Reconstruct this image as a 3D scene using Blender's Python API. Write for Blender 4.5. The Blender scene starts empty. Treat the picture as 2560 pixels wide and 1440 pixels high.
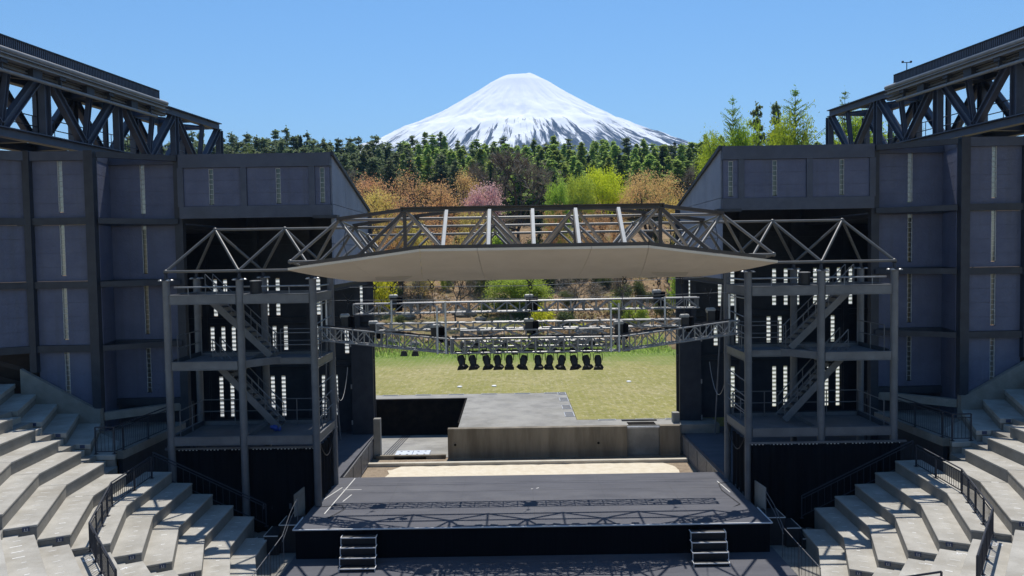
import bpy, bmesh, math, random
import numpy as np
from mathutils import Vector, Matrix, noise as mnoise
C = bpy.context.scene
COL = C.collection
PI = math.pi
random.seed(7)

# ------------------------------------------------------------------ camera
CAM = Vector((-0.65, 0.0, 9.8))
pitch, roll = math.atan(80/1900.0), 0.0155
fw = Vector((0, math.cos(pitch), -math.sin(pitch)))
r0 = Vector((1, 0, 0)); u0 = r0.cross(fw)
rt = math.cos(roll)*r0 - math.sin(roll)*u0
up = math.sin(roll)*r0 + math.cos(roll)*u0
cd = bpy.data.cameras.new('camera'); cam = bpy.data.objects.new('camera', cd); COL.objects.link(cam)
cd.sensor_width = 36.0; cd.lens = 36.0*1900/2560; cd.clip_start = 0.1; cd.clip_end = 20000
cam.matrix_world = Matrix(((rt.x, up.x, -fw.x, CAM.x), (rt.y, up.y, -fw.y, CAM.y), (rt.z, up.z, -fw.z, CAM.z), (0, 0, 0, 1)))
C.camera = cam

# ------------------------------------------------------------------ sky, sun, exposure
SUN_EL, SUN_AZ = math.radians(62.5), math.radians(3.5)     # azimuth measured from +Y towards +X
w = bpy.data.worlds.new('World'); C.world = w; w.use_nodes = True
nt = w.node_tree; bg = nt.nodes['Background']
sky = nt.nodes.new('ShaderNodeTexSky'); sky.sky_type = 'NISHITA'; sky.sun_disc = False
sky.sun_elevation = SUN_EL; sky.sun_rotation = SUN_AZ
sky.altitude = 900; sky.air_density = 1.25; sky.dust_density = 0.25; sky.ozone_density = 3.0
hs = nt.nodes.new('ShaderNodeHueSaturation'); hs.inputs['Saturation'].default_value = 1.2
nt.links.new(sky.outputs[0], hs.inputs['Color']); nt.links.new(hs.outputs[0], bg.inputs[0]); bg.inputs[1].default_value = 0.13
sd = bpy.data.lights.new('sun', 'SUN'); sun = bpy.data.objects.new('sun', sd); COL.objects.link(sun)
sd.energy = 5.0; sd.angle = math.radians(0.42); sd.color = (1.0, 0.955, 0.88)
sdir = Vector((math.sin(SUN_AZ)*math.cos(SUN_EL), math.cos(SUN_AZ)*math.cos(SUN_EL), math.sin(SUN_EL)))
sun.rotation_euler = sdir.to_track_quat('Z', 'Y').to_euler(); sun.location = (5, 40, 60)
C.view_settings.view_transform = 'Standard'; C.view_settings.look = 'None'
C.view_settings.exposure = 0.12; C.view_settings.gamma = 1.0

# ------------------------------------------------------------------ materials
def newmat(name):
    m = bpy.data.materials.new(name); m.use_nodes = True
    return m, m.node_tree, m.node_tree.nodes['Principled BSDF']
def N(t, kind, **kw):
    n = t.nodes.new(kind)
    for k, v in kw.items(): setattr(n, k, v)
    return n
def mixcol(t, fac, a, b, mode='MIX'):
    n = N(t, 'ShaderNodeMix', data_type='RGBA', blend_type=mode)
    for s, v in ((n.inputs[0], fac), (n.inputs[6], a), (n.inputs[7], b)):
        if isinstance(v, (int, float)): s.default_value = v
        elif isinstance(v, tuple): s.default_value = (v[0], v[1], v[2], 1)
        else: t.links.new(v, s)
    return n.outputs[2]
def noise(t, scale, detail=4, rough=0.55, stretch=None, coord=None):
    if coord is None:
        g = N(t, 'ShaderNodeNewGeometry'); coord = g.outputs['Position']
    if stretch:
        mp = N(t, 'ShaderNodeMapping'); mp.inputs['Scale'].default_value = stretch
        t.links.new(coord, mp.inputs[0]); coord = mp.outputs[0]
    n = N(t, 'ShaderNodeTexNoise'); n.inputs['Scale'].default_value = scale
    n.inputs['Detail'].default_value = detail; n.inputs['Roughness'].default_value = rough
    t.links.new(coord, n.inputs['Vector']); return n.outputs[0]
def ramp(t, src, a, b, ca=0.0, cb=1.0):
    n = N(t, 'ShaderNodeMapRange'); n.clamp = True
    t.links.new(src, n.inputs[0])
    n.inputs[1].default_value = a; n.inputs[2].default_value = b
    n.inputs[3].default_value = ca; n.inputs[4].default_value = cb
    return n.outputs[0]
def mathn(t, op, a, b=None):
    n = N(t, 'ShaderNodeMath', operation=op)
    for i, v in ((0, a), (1, b)):
        if v is None: continue
        if isinstance(v, (int, float)): n.inputs[i].default_value = v
        else: t.links.new(v, n.inputs[i])
    return n.outputs[0]
def bump(t, b, h, strength=0.2, dist=0.02):
    n = N(t, 'ShaderNodeBump'); n.inputs['Strength'].default_value = strength; n.inputs['Distance'].default_value = dist
    t.links.new(h, n.inputs['Height']); t.links.new(n.outputs[0], b.inputs['Normal'])
def surf(name, ca, cb, scale=3.0, rough=0.7, metal=0.0, stain=None, stain_scale=0.6, lo=0.35, hi=0.65, stretch=None, bmp=0.0, bscale=60, spec=0.5):
    m, t, b = newmat(name)
    c = mixcol(t, ramp(t, noise(t, scale, 5, 0.6, stretch), lo, hi), ca, cb)
    if stain: c = mixcol(t, ramp(t, noise(t, stain_scale, 6, 0.65, stretch), 0.48, 0.75, 0, 0.8), c, stain)
    t.links.new(c, b.inputs['Base Color']); b.inputs['Roughness'].default_value = rough; b.inputs['Metallic'].default_value = metal
    b.inputs['Specular IOR Level'].default_value = spec
    if bmp: bump(t, b, noise(t, bscale, 3), bmp, 0.01)
    return m
M = {}
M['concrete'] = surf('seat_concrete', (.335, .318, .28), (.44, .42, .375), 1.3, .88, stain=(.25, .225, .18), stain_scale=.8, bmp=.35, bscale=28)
M['riser'] = surf('shaded_riser_concrete', (.205, .195, .172), (.265, .252, .225), 2.2, .9, stain=(.2, .18, .15), stain_scale=1.3, bmp=.25, bscale=30)  # same concrete as the treads, darkened to carry the risers' shade
M['old_concrete'] = surf('weathered_concrete', (.155, .13, .095), (.25, .215, .16), 1.1, .9, stain=(.085, .062, .035), stain_scale=.7, stretch=(1.6, 1.6, .22), bmp=.3, bscale=20)
M['slab'] = surf('paving_concrete', (.22, .21, .19), (.34, .325, .29), .9, .9, stain=(.16, .15, .12), stain_scale=.35, bmp=.25, bscale=25)
M['curb'] = surf('curb_concrete', (.50, .45, .36), (.60, .55, .45), 2, .85)
M['steel'] = surf('blue_grey_steel', (.046, .055, .086), (.064, .074, .108), 2.5, .5, stain=(.04, .045, .062), spec=.4)
M['darksteel'] = surf('dark_steel', (.024, .027, .038), (.036, .04, .052), 2.5, .55, spec=.35)
M['towersteel'] = surf('grey_painted_steel', (.115, .118, .128), (.15, .153, .163), 2.2, .5, stain=(.085, .085, .09), spec=.4)
M['frame'] = surf('frame_tube_paint', (.105, .10, .094), (.145, .138, .13), 3, .42, stain=(.08, .074, .068))
M['brownbeam'] = surf('brown_beam_paint', (.030, .024, .022), (.05, .04, .036), 3, .5)
M['fin'] = surf('white_fin_paint', (.52, .505, .475), (.60, .585, .55), 4, .5)
M['soffit'] = surf('canopy_soffit', (.63, .545, .44), (.69, .60, .49), .8, .8, stain=(.55, .475, .38), stain_scale=.5)
M['soffitdark'] = surf('soffit_cover_plate', (.47, .41, .33), (.51, .45, .37), 1, .8); M['gutter'] = surf('grey_gutter_paint', (.17, .175, .19), (.22, .225, .24), 3, .5); M['jamb'] = surf('lit_block_frame', (.34, .35, .36), (.46, .47, .48), 9, .6); M['black'] = surf('black_paint', (.010, .010, .012), (.018, .018, .021), 5, .6)  # jamb is pale to carry the light coming through the glass blocks
M['cloth'] = surf('black_cloth', (.004, .004, .0055), (.009, .009, .011), 1.5, .95, stretch=(6, 6, .3), spec=.1)
M['stage'] = surf('stage_floor_paint', (.095, .097, .112), (.118, .12, .136), 1.2, .85, stain=(.135, .135, .148), stain_scale=.5, stretch=(.5, 2, 1), spec=.12)
M['white'] = surf('white_line_paint', (.70, .70, .70), (.80, .80, .80), 20, .6)
M['mark'] = surf('worn_white_paint', (.58, .57, .54), (.68, .67, .64), 12, .7)
M['alu'] = surf('truss_aluminium', (.25, .25, .255), (.34, .34, .345), 6, .4, metal=.25)
M['galv'] = surf('galvanised_steel', (.42, .44, .47), (.55, .57, .6), 5, .45, metal=.4)
M['plate'] = surf('row_plate_enamel', (.035, .05, .10), (.05, .065, .13), 9, .5)
M['brown'] = surf('brown_board', (.020, .013, .010), (.04, .026, .018), 1.2, .8, stretch=(1, 1, 4))
M['hole'] = surf('dark_soil_and_hole_shade', (.006, .005, .004), (.016, .012, .009), 2, .95, spec=.1)  # dark earth; its black also stands for shade in niche, drains and slots
M['rope'] = surf('grey_cable', (.25, .25, .25), (.32, .32, .32), 9, .6)
M['red'] = surf('red_lens', (.45, .04, .03), (.5, .05, .04), 9, .3)
M['blue'] = surf('blue_enamel', (.02, .05, .25), (.03, .07, .32), 9, .4)
M['bark'] = surf('tree_bark', (.045, .034, .026), (.095, .075, .058), 4, .9, stretch=(4, 4, .8))
M['rock'] = surf('mossy_rock', (.10, .09, .075), (.24, .22, .19), 1.5, .9, stain=(.06, .07, .03), stain_scale=1.2, bmp=.6, bscale=6)
M['motor'] = surf('hoist_motor_paint', (.22, .22, .21), (.32, .32, .31), 8, .5); M['tin'] = surf('galvanised_plate', (.50, .54, .60), (.60, .64, .70), 3, .5)

def weather(m, sc=28, amt=.5, col=(.20, .185, .155)):
    t = m.node_tree; b = t.nodes['Principled BSDF']; src = b.inputs['Base Color'].links[0].from_socket
    c = mixcol(t, ramp(t, noise(t, sc, 3, .7), .56, .74, 0, amt), src, col)
    c = mixcol(t, ramp(t, noise(t, .45, 7, .75), .52, .70, 0, amt*.9), c, tuple(k*1.25 for k in col))
    t.links.new(c, b.inputs['Base Color'])
weather(M['concrete']); weather(M['riser'], 20, .5, (.12, .11, .09)); weather(M['slab'], 24, .5, (.15, .14, .115)); weather(M['stage'], 9, .25, (.16, .16, .165))
def panel_mat():
    m, t, b = newmat('cement_wall_panel')
    c = mixcol(t, ramp(t, noise(t, 1.3, 6, .65), .35, .68), (.082, .092, .150), (.108, .12, .185))
    c = mixcol(t, ramp(t, noise(t, 5, 6, .7, (2.5, 2.5, .5)), .55, .75, 0, .5), c, (.10, .10, .125))
    t.links.new(c, b.inputs['Base Color']); b.inputs['Roughness'].default_value = .75
    c2 = mixcol(t, ramp(t, noise(t, 1.0, 6, .7, (3.2, 3.2, .16)), .5, .72, 0, .6), c, (.075, .08, .10)); t.links.new(c2, b.inputs['Base Color'])
    bump(t, b, noise(t, 11, 5, .65), .9, .03); return m
M['panel'] = panel_mat()
M['gable'] = surf('gable_cladding', (.19, .21, .27), (.23, .25, .31), 1.3, .7, stain=(.16, .17, .2))

def glass_mat(name='glass_block', kt=.93, col=(.93, .94, .93), tcol=(.88, .92, .91)):
    m, t, b = newmat(name)
    tl = N(t, 'ShaderNodeBsdfTranslucent'); tl.inputs[0].default_value = col+(1,)
    tp = N(t, 'ShaderNodeBsdfTransparent'); tp.inputs[0].default_value = tcol+(1,)
    gl = N(t, 'ShaderNodeBsdfGlossy'); gl.inputs['Roughness'].default_value = .12; gl.inputs[0].default_value = (.8, .84, .85, 1)
    a = N(t, 'ShaderNodeMixShader'); c = N(t, 'ShaderNodeMixShader')
    a.inputs[0].default_value = kt; t.links.new(tp.outputs[0], a.inputs[1]); t.links.new(tl.outputs[0], a.inputs[2])
    c.inputs[0].default_value = .07; t.links.new(a.outputs[0], c.inputs[1]); t.links.new(gl.outputs[0], c.inputs[2])
    t.links.new(c.outputs[0], t.nodes['Material Output'].inputs[0]); return m
M['glass'] = glass_mat(); M['clear'] = glass_mat('clear_glass_face', 0.0, (1, 1, 1), (.97, .98, .98)); M['dimglass'] = glass_mat('dim_backlit_glass_block', .8, (.34, .38, .40), (.30, .34, .35))  # dimglass: the weak light behind the walls is put into its dark tint

def leaf_mat(name, ca, cb, trans=.45, spread=.25, nscale=.5):
    m, t, b = newmat(name)
    oi = N(t, 'ShaderNodeObjectInfo')
    c = mixcol(t, ramp(t, noise(t, nscale, 4, .6), .32, .68), ca, cb)
    hsv = N(t, 'ShaderNodeHueSaturation'); t.links.new(c, hsv.inputs['Color'])
    t.links.new(ramp(t, oi.outputs['Random'], 0, 1, 1-spread, 1+spread), hsv.inputs['Value'])
    t.links.new(ramp(t, oi.outputs['Random'], 0, 1, .485, .515), hsv.inputs['Hue'])
    c = hsv.outputs[0]
    t.links.new(c, b.inputs['Base Color']); b.inputs['Roughness'].default_value = .6; b.inputs['Specular IOR Level'].default_value = .2
    tl = N(t, 'ShaderNodeBsdfTranslucent'); t.links.new(mixcol(t, 1.0, c, (1.5, 1.5, 1.1), 'MULTIPLY'), tl.inputs[0])
    mx = N(t, 'ShaderNodeMixShader'); mx.inputs[0].default_value = trans
    t.links.new(b.outputs[0], mx.inputs[1]); t.links.new(tl.outputs[0], mx.inputs[2])
    t.links.new(mx.outputs[0], t.nodes['Material Output'].inputs[0]); return m
M['pine'] = leaf_mat('pine_needles', (.085, .115, .068), (.17, .205, .13), .55)
M['larch'] = leaf_mat('larch_needles', (.19, .26, .075), (.29, .36, .125), .62)
M['brightlarch'] = leaf_mat('young_larch_needles', (.15, .23, .05), (.22, .30, .07), .45)
M['cedar'] = leaf_mat('cedar_needles', (.028, .045, .026), (.05, .075, .04), .35)
M['orange'] = leaf_mat('cherry_young_leaves', (.50, .265, .165), (.47, .33, .16), .5, .10, .6)
M['olive'] = leaf_mat('olive_young_leaves', (.46, .40, .11), (.54, .38, .16), .5, .10, .6)
M['pink'] = leaf_mat('cherry_blossom', (.58, .30, .36), (.66, .48, .54), .4, .08, 1.2)
M['yellow'] = leaf_mat('acid_green_leaves', (.46, .48, .025), (.55, .55, .05), .45, .1)
M['spring'] = leaf_mat('spring_green_leaves', (.25, .34, .05), (.34, .43, .085), .5, .15)
M['twig'] = leaf_mat('bare_twigs', (.15, .12, .095), (.26, .215, .165), .1, .2)
M['shrub'] = leaf_mat('dull_green_leaves', (.075, .10, .045), (.14, .16, .07), .4, .3)

# ------------------------------------------------------------------ mesh helpers
class MB:
    def __init__(self): self.v = []; self.f = []; self.mi = []; self.cur = 0
    def add(self, vs, fs):
        o = len(self.v); self.v += [tuple(p) for p in vs]; self.f += [tuple(i+o for i in f) for f in fs]; self.mi += [self.cur]*len(fs); return self
    def box(self, x0, x1, y0, y1, z0, z1):
        if x0 > x1: x0, x1 = x1, x0
        if y0 > y1: y0, y1 = y1, y0
        return self.add([(x0,y0,z0),(x1,y0,z0),(x1,y1,z0),(x0,y1,z0),(x0,y0,z1),(x1,y0,z1),(x1,y1,z1),(x0,y1,z1)],
                        [(3,2,1,0),(4,5,6,7),(0,1,5,4),(1,2,6,5),(2,3,7,6),(3,0,4,7)])
    def prism(self, poly, z0, z1):
        n = len(poly); a = sum(poly[i][0]*poly[(i+1)%n][1]-poly[(i+1)%n][0]*poly[i][1] for i in range(n))
        if a < 0: poly = poly[::-1]
        vs = [(p[0],p[1],z0) for p in poly]+[(p[0],p[1],z1) for p in poly]
        return self.add(vs, [tuple(range(n-1,-1,-1)), tuple(range(n,2*n))]+[(i,(i+1)%n,n+(i+1)%n,n+i) for i in range(n)])
    def frame(self, p, q, upv=(0,0,1)):
        p = Vector(p); q = Vector(q); d = (q-p).normalized(); upv = Vector(upv)
        if abs(d.dot(upv)) > .98: upv = Vector((0,1,0))
        s = d.cross(upv).normalized(); u = s.cross(d); return p, q, s, u
    def bar(self, p, q, wd, h, upv=(0,0,1)):
        p, q, s, u = self.frame(p, q, upv); a = s*wd/2; b = u*h/2
        return self.add([p-a-b,p+a-b,p+a+b,p-a+b,q-a-b,q+a-b,q+a+b,q-a+b], [(0,1,2,3),(7,6,5,4),(4,5,1,0),(5,6,2,1),(6,7,3,2),(7,4,0,3)])
    def ibeam(self, p, q, wd, h, t=.03, upv=(0,0,1)):
        p, q, s, u = self.frame(p, q, upv)
        for k in (-1, 1): self.bar(p+u*k*(h/2-t/2), q+u*k*(h/2-t/2), wd, t, u)
        return self.bar(p, q, t, h-2*t-.002, u)
    def tube(self, p, q, r, n=8, r2=None):
        if r2 is None: r2 = r
        p, q, s, u = self.frame(p, q); vs = []
        for c, rr in ((p, r), (q, r2)):
            for i in range(n):
                a = 2*PI*i/n; vs.append(c+s*math.cos(a)*rr+u*math.sin(a)*rr)
        return self.add(vs, [tuple(range(n)), tuple(range(2*n-1,n-1,-1))]+[(n+i,n+(i+1)%n,(i+1)%n,i) for i in range(n)])
    def path(self, pts, r, n=6):
        pts = [Vector(p) for p in pts]; rings = []
        for i, p in enumerate(pts):
            d = (pts[min(i+1,len(pts)-1)]-pts[max(i-1,0)]).normalized()
            uv = Vector((0,0,1)) if abs(d.z) < .95 else Vector((0,1,0))
            s = d.cross(uv).normalized(); u = s.cross(d)
            rings += [p+s*math.cos(2*PI*k/n)*r+u*math.sin(2*PI*k/n)*r for k in range(n)]
        m = len(pts)
        fs = [tuple(range(n)), tuple(range(m*n-1,(m-1)*n-1,-1))]
        for i in range(m-1):
            for k in range(n): fs.append(((i+1)*n+k,(i+1)*n+(k+1)%n,i*n+(k+1)%n,i*n+k))
        return self.add(rings, fs)
    def lathe(self, c, prof, axis=(0,0,1), n=14):
        c = Vector(c); d = Vector(axis).normalized(); uv = Vector((0,0,1)) if abs(d.z) < .9 else Vector((0,1,0))
        s = d.cross(uv).normalized(); u = s.cross(d); vs = []
        for (t, r) in prof:
            for k in range(n):
                a = 2*PI*k/n; vs.append(c+d*t+s*math.cos(a)*r+u*math.sin(a)*r)
        m = len(prof); fs = [tuple(range(n)), tuple(range(m*n-1,(m-1)*n-1,-1))]
        for i in range(m-1):
            for k in range(n): fs.append(((i+1)*n+k,(i+1)*n+(k+1)%n,i*n+(k+1)%n,i*n+k))
        return self.add(vs, fs)
    def ball(self, c, r, n=10):
        return self.lathe(c, [(-r*math.cos(PI*i/6), max(.02*r, r*math.sin(PI*i/6))) for i in range(7)], (0,0,1), n)
    def build(self, name, mat, parent=None, smooth=False, bevel=0):
        me = bpy.data.meshes.new(name); off = Vector((0,0,0))
        if parent is not None:
            pr = parent
            while pr is not None: off += pr.location; pr = pr.parent
        me.from_pydata([(v[0]-off.x, v[1]-off.y, v[2]-off.z) for v in self.v], [], self.f); me.update()
        mats = mat if isinstance(mat, (list, tuple)) else [mat]
        for mm in mats: me.materials.append(M[mm] if isinstance(mm, str) else mm)
        if len(mats) > 1: me.polygons.foreach_set('material_index', self.mi)
        bm = bmesh.new(); bm.from_mesh(me); bmesh.ops.recalc_face_normals(bm, faces=bm.faces); bm.to_mesh(me); bm.free()
        if smooth:
            me.polygons.foreach_set('use_smooth', [True]*len(me.polygons))
            me.set_sharp_from_angle(angle=math.radians(40))
        o = bpy.data.objects.new(name, me); COL.objects.link(o)
        if parent is not None: o.parent = parent
        if bevel:
            md = o.modifiers.new('bevel', 'BEVEL'); md.width = bevel; md.segments = 1; md.limit_method = 'ANGLE'
        return o
def thing(name, label, cat, loc, group=None):
    o = bpy.data.objects.new(name, None); COL.objects.link(o); o.location = loc; o.empty_display_size = .3
    o['label'] = label; o['category'] = cat
    if group: o['group'] = group
    return o
def tag(o, label, cat, group=None):
    o['label'] = label; o['category'] = cat
    if group: o['group'] = group
    return o
def struct(o): o['kind'] = 'structure'; return o
def dup(root, loc, label, rotz=None, group=None):
    r = root.copy(); COL.objects.link(r); r.location = loc; r['label'] = label
    if rotz is not None: r.rotation_euler = (0, 0, rotz)
    if group: r['group'] = group
    for ch in list(root.children):
        c = ch.copy(); COL.objects.link(c); c.parent = r
        for g in ch.children:
            d = g.copy(); COL.objects.link(d); d.parent = c
    return r
def pix(px, py, Y):      # a point of the place at depth Y in the direction of a spot in the photo
    d = fw + rt*((px-1280)/1900) + up*((720-py)/1900)
    return CAM + d*((Y-CAM.y)/d.y)
SIDE = {-1: 'left', 1: 'right'}

# ------------------------------------------------------------------ ground and terrain
def hill(x, y):
    if y < 62: z = -1.3
    elif y < 66: z = -1.3 + (y-62)/4*2.6
    else: z = 1.3 + .2*(min(y, 185)-66) + .6*math.sin(x*.09+y*.05)*min(1, (y-66)/20) + .35*math.sin(x*.31-y*.23)*min(1, (y-66)/20)
    if 64 < y < 74: z += 1.0*math.exp(-((y-69)/2.6)**2)*(.6+.4*math.sin(x*.45+1))
    if y > 185: z += 0
    return z
def ground_mat():
    m, t, b = newmat('leaf_litter_ground')
    c = mixcol(t, ramp(t, noise(t, .35, 8, .7), .38, .62), (.17, .105, .06), (.33, .225, .125))
    c = mixcol(t, ramp(t, noise(t, 2.4, 6, .7), .5, .72), c, (.40, .30, .19))
    c = mixcol(t, ramp(t, noise(t, .13, 6, .7), .52, .66, 0, .85), c, (.16, .17, .045))
    c = mixcol(t, ramp(t, noise(t, 6, 4, .7), .6, .75), c, (.07, .05, .035))
    t.links.new(c, b.inputs['Base Color']); b.inputs['Roughness'].default_value = .95; b.inputs['Specular IOR Level'].default_value = .1
    bump(t, b, noise(t, 3, 6, .7), .8, .25); return m
xs = sorted(set([-2200, -1200, -600, -300, -200] + list(range(-150, 151, 3)) + [200, 300, 600, 1200, 2200]))
ys = [-55, -30, 0, 30, 50, 60] + [62+.8*i for i in range(16)] + list(range(76, 190, 3)) + [200, 240, 320, 500, 900, 1600, 2600, 5100]
vs = [(x, y, hill(x, y)) for y in ys for x in xs]; nx = len(xs)
g = MB(); g.add(vs, [(j*nx+i, j*nx+i+1, (j+1)*nx+i+1, (j+1)*nx+i) for j in range(len(ys)-1) for i in range(nx-1)])
struct(g.build('hillside_ground', ground_mat(), smooth=True))

def lawn_mat():
    m, t, b = newmat('grass_paver_lawn')
    geo = N(t, 'ShaderNodeNewGeometry'); sep = N(t, 'ShaderNodeSeparateXYZ'); t.links.new(geo.outputs[0], sep.inputs[0])
    c = mixcol(t, ramp(t, noise(t, .35, 8, .7), .35, .65), (.235, .225, .06), (.34, .305, .115))
    c = mixcol(t, ramp(t, noise(t, .12, 5, .6), .50, .68, 0, .7), c, (.40, .34, .17))
    c = mixcol(t, ramp(t, noise(t, 1.1, 7, .75), .50, .66, 0, .55), c, (.19, .20, .045))
    c = mixcol(t, ramp(t, noise(t, 2.6, 6, .8, (1, .45, 1)), .47, .62, 0, .75), c, (.19, .185, .05))
    c = mixcol(t, ramp(t, noise(t, 3.4, 6, .8, (1, .4, 1)), .52, .66, 0, .75), c, (.50, .44, .27))
    far = ramp(t, mathn(t, 'ADD', sep.outputs[1], mathn(t, 'MULTIPLY', noise(t, .5, 4), 8)), 60, 67)
    c = mixcol(t, far, c, (.13, .20, .03))
    # rows of little paver cells
    def wave(o, per): return ramp(t, mathn(t, 'ABSOLUTE', mathn(t, 'SUBTRACT', mathn(t, 'FRACT', mathn(t, 'DIVIDE', o, per)), .5)), .30, .42)
    cell = mathn(t, 'MAXIMUM', wave(sep.outputs[0], .36), wave(sep.outputs[1], .62))
    c = mixcol(t, mathn(t, 'MULTIPLY', cell, ramp(t, noise(t, 1.5, 6), .3, .7, .0, .5)), c, (.33, .29, .18))
    c = mixcol(t, ramp(t, noise(t, 9, 5, .75), .55, .75, 0, .6), c, (.10, .12, .02))
    t.links.new(c, b.inputs['Base Color']); b.inputs['Roughness'].default_value = .95; b.inputs['Specular IOR Level'].default_value = .1
    bump(t, b, noise(t, 8, 5, .7), .8, .05); return m
LZ = 1.45
g = MB(); g.prism([(2.55, 38.25), (34, 38.25), (34, 66.5), (-34, 66.5), (-34, 46.0), (2.55, 46.0)], -1.3, LZ)
lawn = struct(g.build('lawn', lawn_mat()))
g = MB(); g.prism([(-3.4, 36.85), (9.4, 36.85), (9.4, 38.24), (2.54, 38.24), (2.54, 45.99), (-16, 45.99), (-16, 44.75), (-3.4, 44.75)], -1.2, LZ-.004)
struct(g.build('paved_terrace', 'slab', bevel=.015))
# pit floor ramp below the paved terrace
g = MB(); g.add([(-9.2,36.8,.02),(-3.41,36.8,.02),(-3.41,44.7,-.72),(-9.2,44.7,-.72),(-9.2,36.8,-1.2),(-3.41,36.8,-1.2),(-3.41,44.7,-1.25),(-9.2,44.7,-1.25)],
      [(0,1,2,3),(0,4,5,1),(1,5,6,2),(2,6,7,3),(3,7,4,0)])
struct(g.build('sunken_path', 'slab'))
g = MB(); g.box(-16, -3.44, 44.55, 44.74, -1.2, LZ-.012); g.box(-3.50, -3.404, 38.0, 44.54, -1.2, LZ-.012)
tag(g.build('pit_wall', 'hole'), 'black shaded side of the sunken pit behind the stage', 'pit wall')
# floor of the hall around and below the stage
g = MB(); g.box(-40, 40, -20, 30.5, -.6, -.02); struct(g.build('arena_floor', 'riser'))
g = MB(); g.box(-7.95, 7.85, 14, 24.9, -.02, .012); struct(g.build('orchestra_floor', 'stage'))
g = MB(); g.box(-8.0, 8.0, 30.5, 36.8, -.6, .0); struct(g.build('gravel_strip', surf('gravel_bed', (.20, .15, .10), (.34, .27, .19), 14, .95, stain=(.12, .075, .045), stain_scale=2.5, bmp=.8, bscale=30)))
def sand_edge():
    pts = []; rnd = random.Random(3)
    for i in range(41): pts.append((-6.3+12.9*i/40, 35.15+.10*rnd.random()-(.5 if i in (0, 40) else 0)))
    for i in range(8): pts.append((6.6+.25*rnd.random(), 34.5-4*i/7))
    for i in range(8): pts.append((-6.3-.25*rnd.random(), 30.6+4*i/7))
    return pts
g = MB(); g.prism(sand_edge(), -.1, .03); struct(g.build('sand', surf('pale_sand', (.60, .52, .39), (.68, .61, .48), 3, .95, bmp=.4, bscale=50)))
g = MB(); g.box(-7.55, 7.5, 35.3, 35.52, -.2, .16); tag(g.build('concrete_curb', 'curb', bevel=.02), 'long pale concrete curb at the back of the sand strip', 'curb')

# ------------------------------------------------------------------ concrete retaining wall with niche, plates, grates
rw = thing('retaining_wall', 'stained concrete retaining wall with a dark niche behind the sand strip', 'wall', (0, 36.7, 0))
g = MB(); g.box(-3.88, 4.82, 36.5, 36.84, -.1, 1.47); g.box(6.42, 7.4, 36.5, 36.84, -.1, 1.47); g.build('wall', 'old_concrete', rw, bevel=.012)
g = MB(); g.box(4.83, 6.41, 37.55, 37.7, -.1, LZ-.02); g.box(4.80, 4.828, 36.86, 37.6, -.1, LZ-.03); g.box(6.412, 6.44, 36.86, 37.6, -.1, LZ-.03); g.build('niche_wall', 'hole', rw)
g = MB(); g.box(4.84, 6.40, 36.55, 36.63, 1.36, 1.44); g.build('lintel_bar', 'galv', rw)
for px, py in ((1138, 1112), (1496, 1107)):
    c = pix(px, py, 36.49); g = MB(); g.lathe((c.x, 36.47, c.z), [(0, .10), (.06, .10), (.06, .06), (.065, .055)], (0, 1, 0), 14)
    f = g.build('drain_collar', 'old_concrete', rw, smooth=True)
    g = MB(); g.lathe((c.x, 36.462, c.z), [(0, .062), (.05, .062)], (0, 1, 0), 14); g.build('drain_hole', 'hole', f)
# paved-terrace niche opening: dark slot frame
fr = thing('pit_cover_frame', 'black steel frame around the slot on top of the retaining wall', 'steel frame', (5.6, 37.4, LZ))
g = MB(); g.box(4.75, 6.5, 37.75, 37.95, LZ-.002, LZ+.05); g.build('rear_bar', 'black', fr)
g = MB(); g.box(4.95, 6.3, 36.9, 37.5, LZ-.05, LZ+.012); g.build('slot_cover', 'hole', fr)
def grate(x0, x1, y0, y1, z, n, label, mat='galv'):
    o = thing('drain_grate', label, 'grate', ((x0+x1)/2, (y0+y1)/2, z), 'drain grates in the paving')
    g = MB(); t = .03
    g.box(x0, x0+t, y0, y1, z, z+.02); g.box(x1-t, x1, y0, y1, z, z+.02); g.box(x0+t, x1-t, y0, y0+t, z, z+.02); g.box(x0+t, x1-t, y1-t, y1, z, z+.02); g.build('rim', mat, o)
    g = MB()
    for i in range(n):
        x = x0+t+(x1-x0-2*t)*(i+.5)/n; wd = (x1-x0)/n*.3; g.box(x-wd, x+wd, y0+t+.002, y1-t-.002, z+.002, z+.016)
    g.build('slats', 'towersteel', o); return o
for i, (y0, y1) in enumerate(((39.0, 40.1), (41.0, 42.0), (43.2, 44.2), (45.2, 46.0))):
    grate(2.0, 2.5, y0, y1, LZ, 6, ['drain grate at the near end of the row beside the lawn', 'second drain grate from the near end beside the lawn', 'third drain grate from the near end beside the lawn', 'drain grate at the far corner where paving meets lawn'][i])
for i, x0 in enumerate((-8.6, -6.6, -4.6, -2.6, -.6, 1.2)):
    grate(x0, x0+.95, 45.72, 45.95, LZ, 9, '%s long drain grate from the left along the far paving edge' % ['first', 'second', 'third', 'fourth', 'fifth', 'sixth'][i])
for i, x0 in enumerate((3.6, 5.5, 7.0)):
    grate(x0, x0+.9, 38.0, 38.2, LZ, 9, '%s drain grate from the left on the strip above the niche wall' % ['first', 'second', 'third'][i])
o = thing('drain_grate', 'long ribbed steel drain running down the sunken path', 'grate', (-7, 40, 0), 'drain grates in the paving')
for i in range(4):
    x = -7.2+.13*i; g = MB(); g.bar((x, 36.95, .018), (x, 44.4, -.68), .05, .02); g.build('bar', 'darksteel', o)
o = thing('access_cover', 'pale blue steel access cover lying on the sunken path', 'cover plate', (-5.7, 37.3, 0))
g = MB(); g.box(-6.55, -5.72, 36.95, 37.85, .04, .11); g.box(-5.70, -4.85, 36.95, 37.85, .04, .11); g.build('plate', 'tin', o, bevel=.01)
g = MB()
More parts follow.
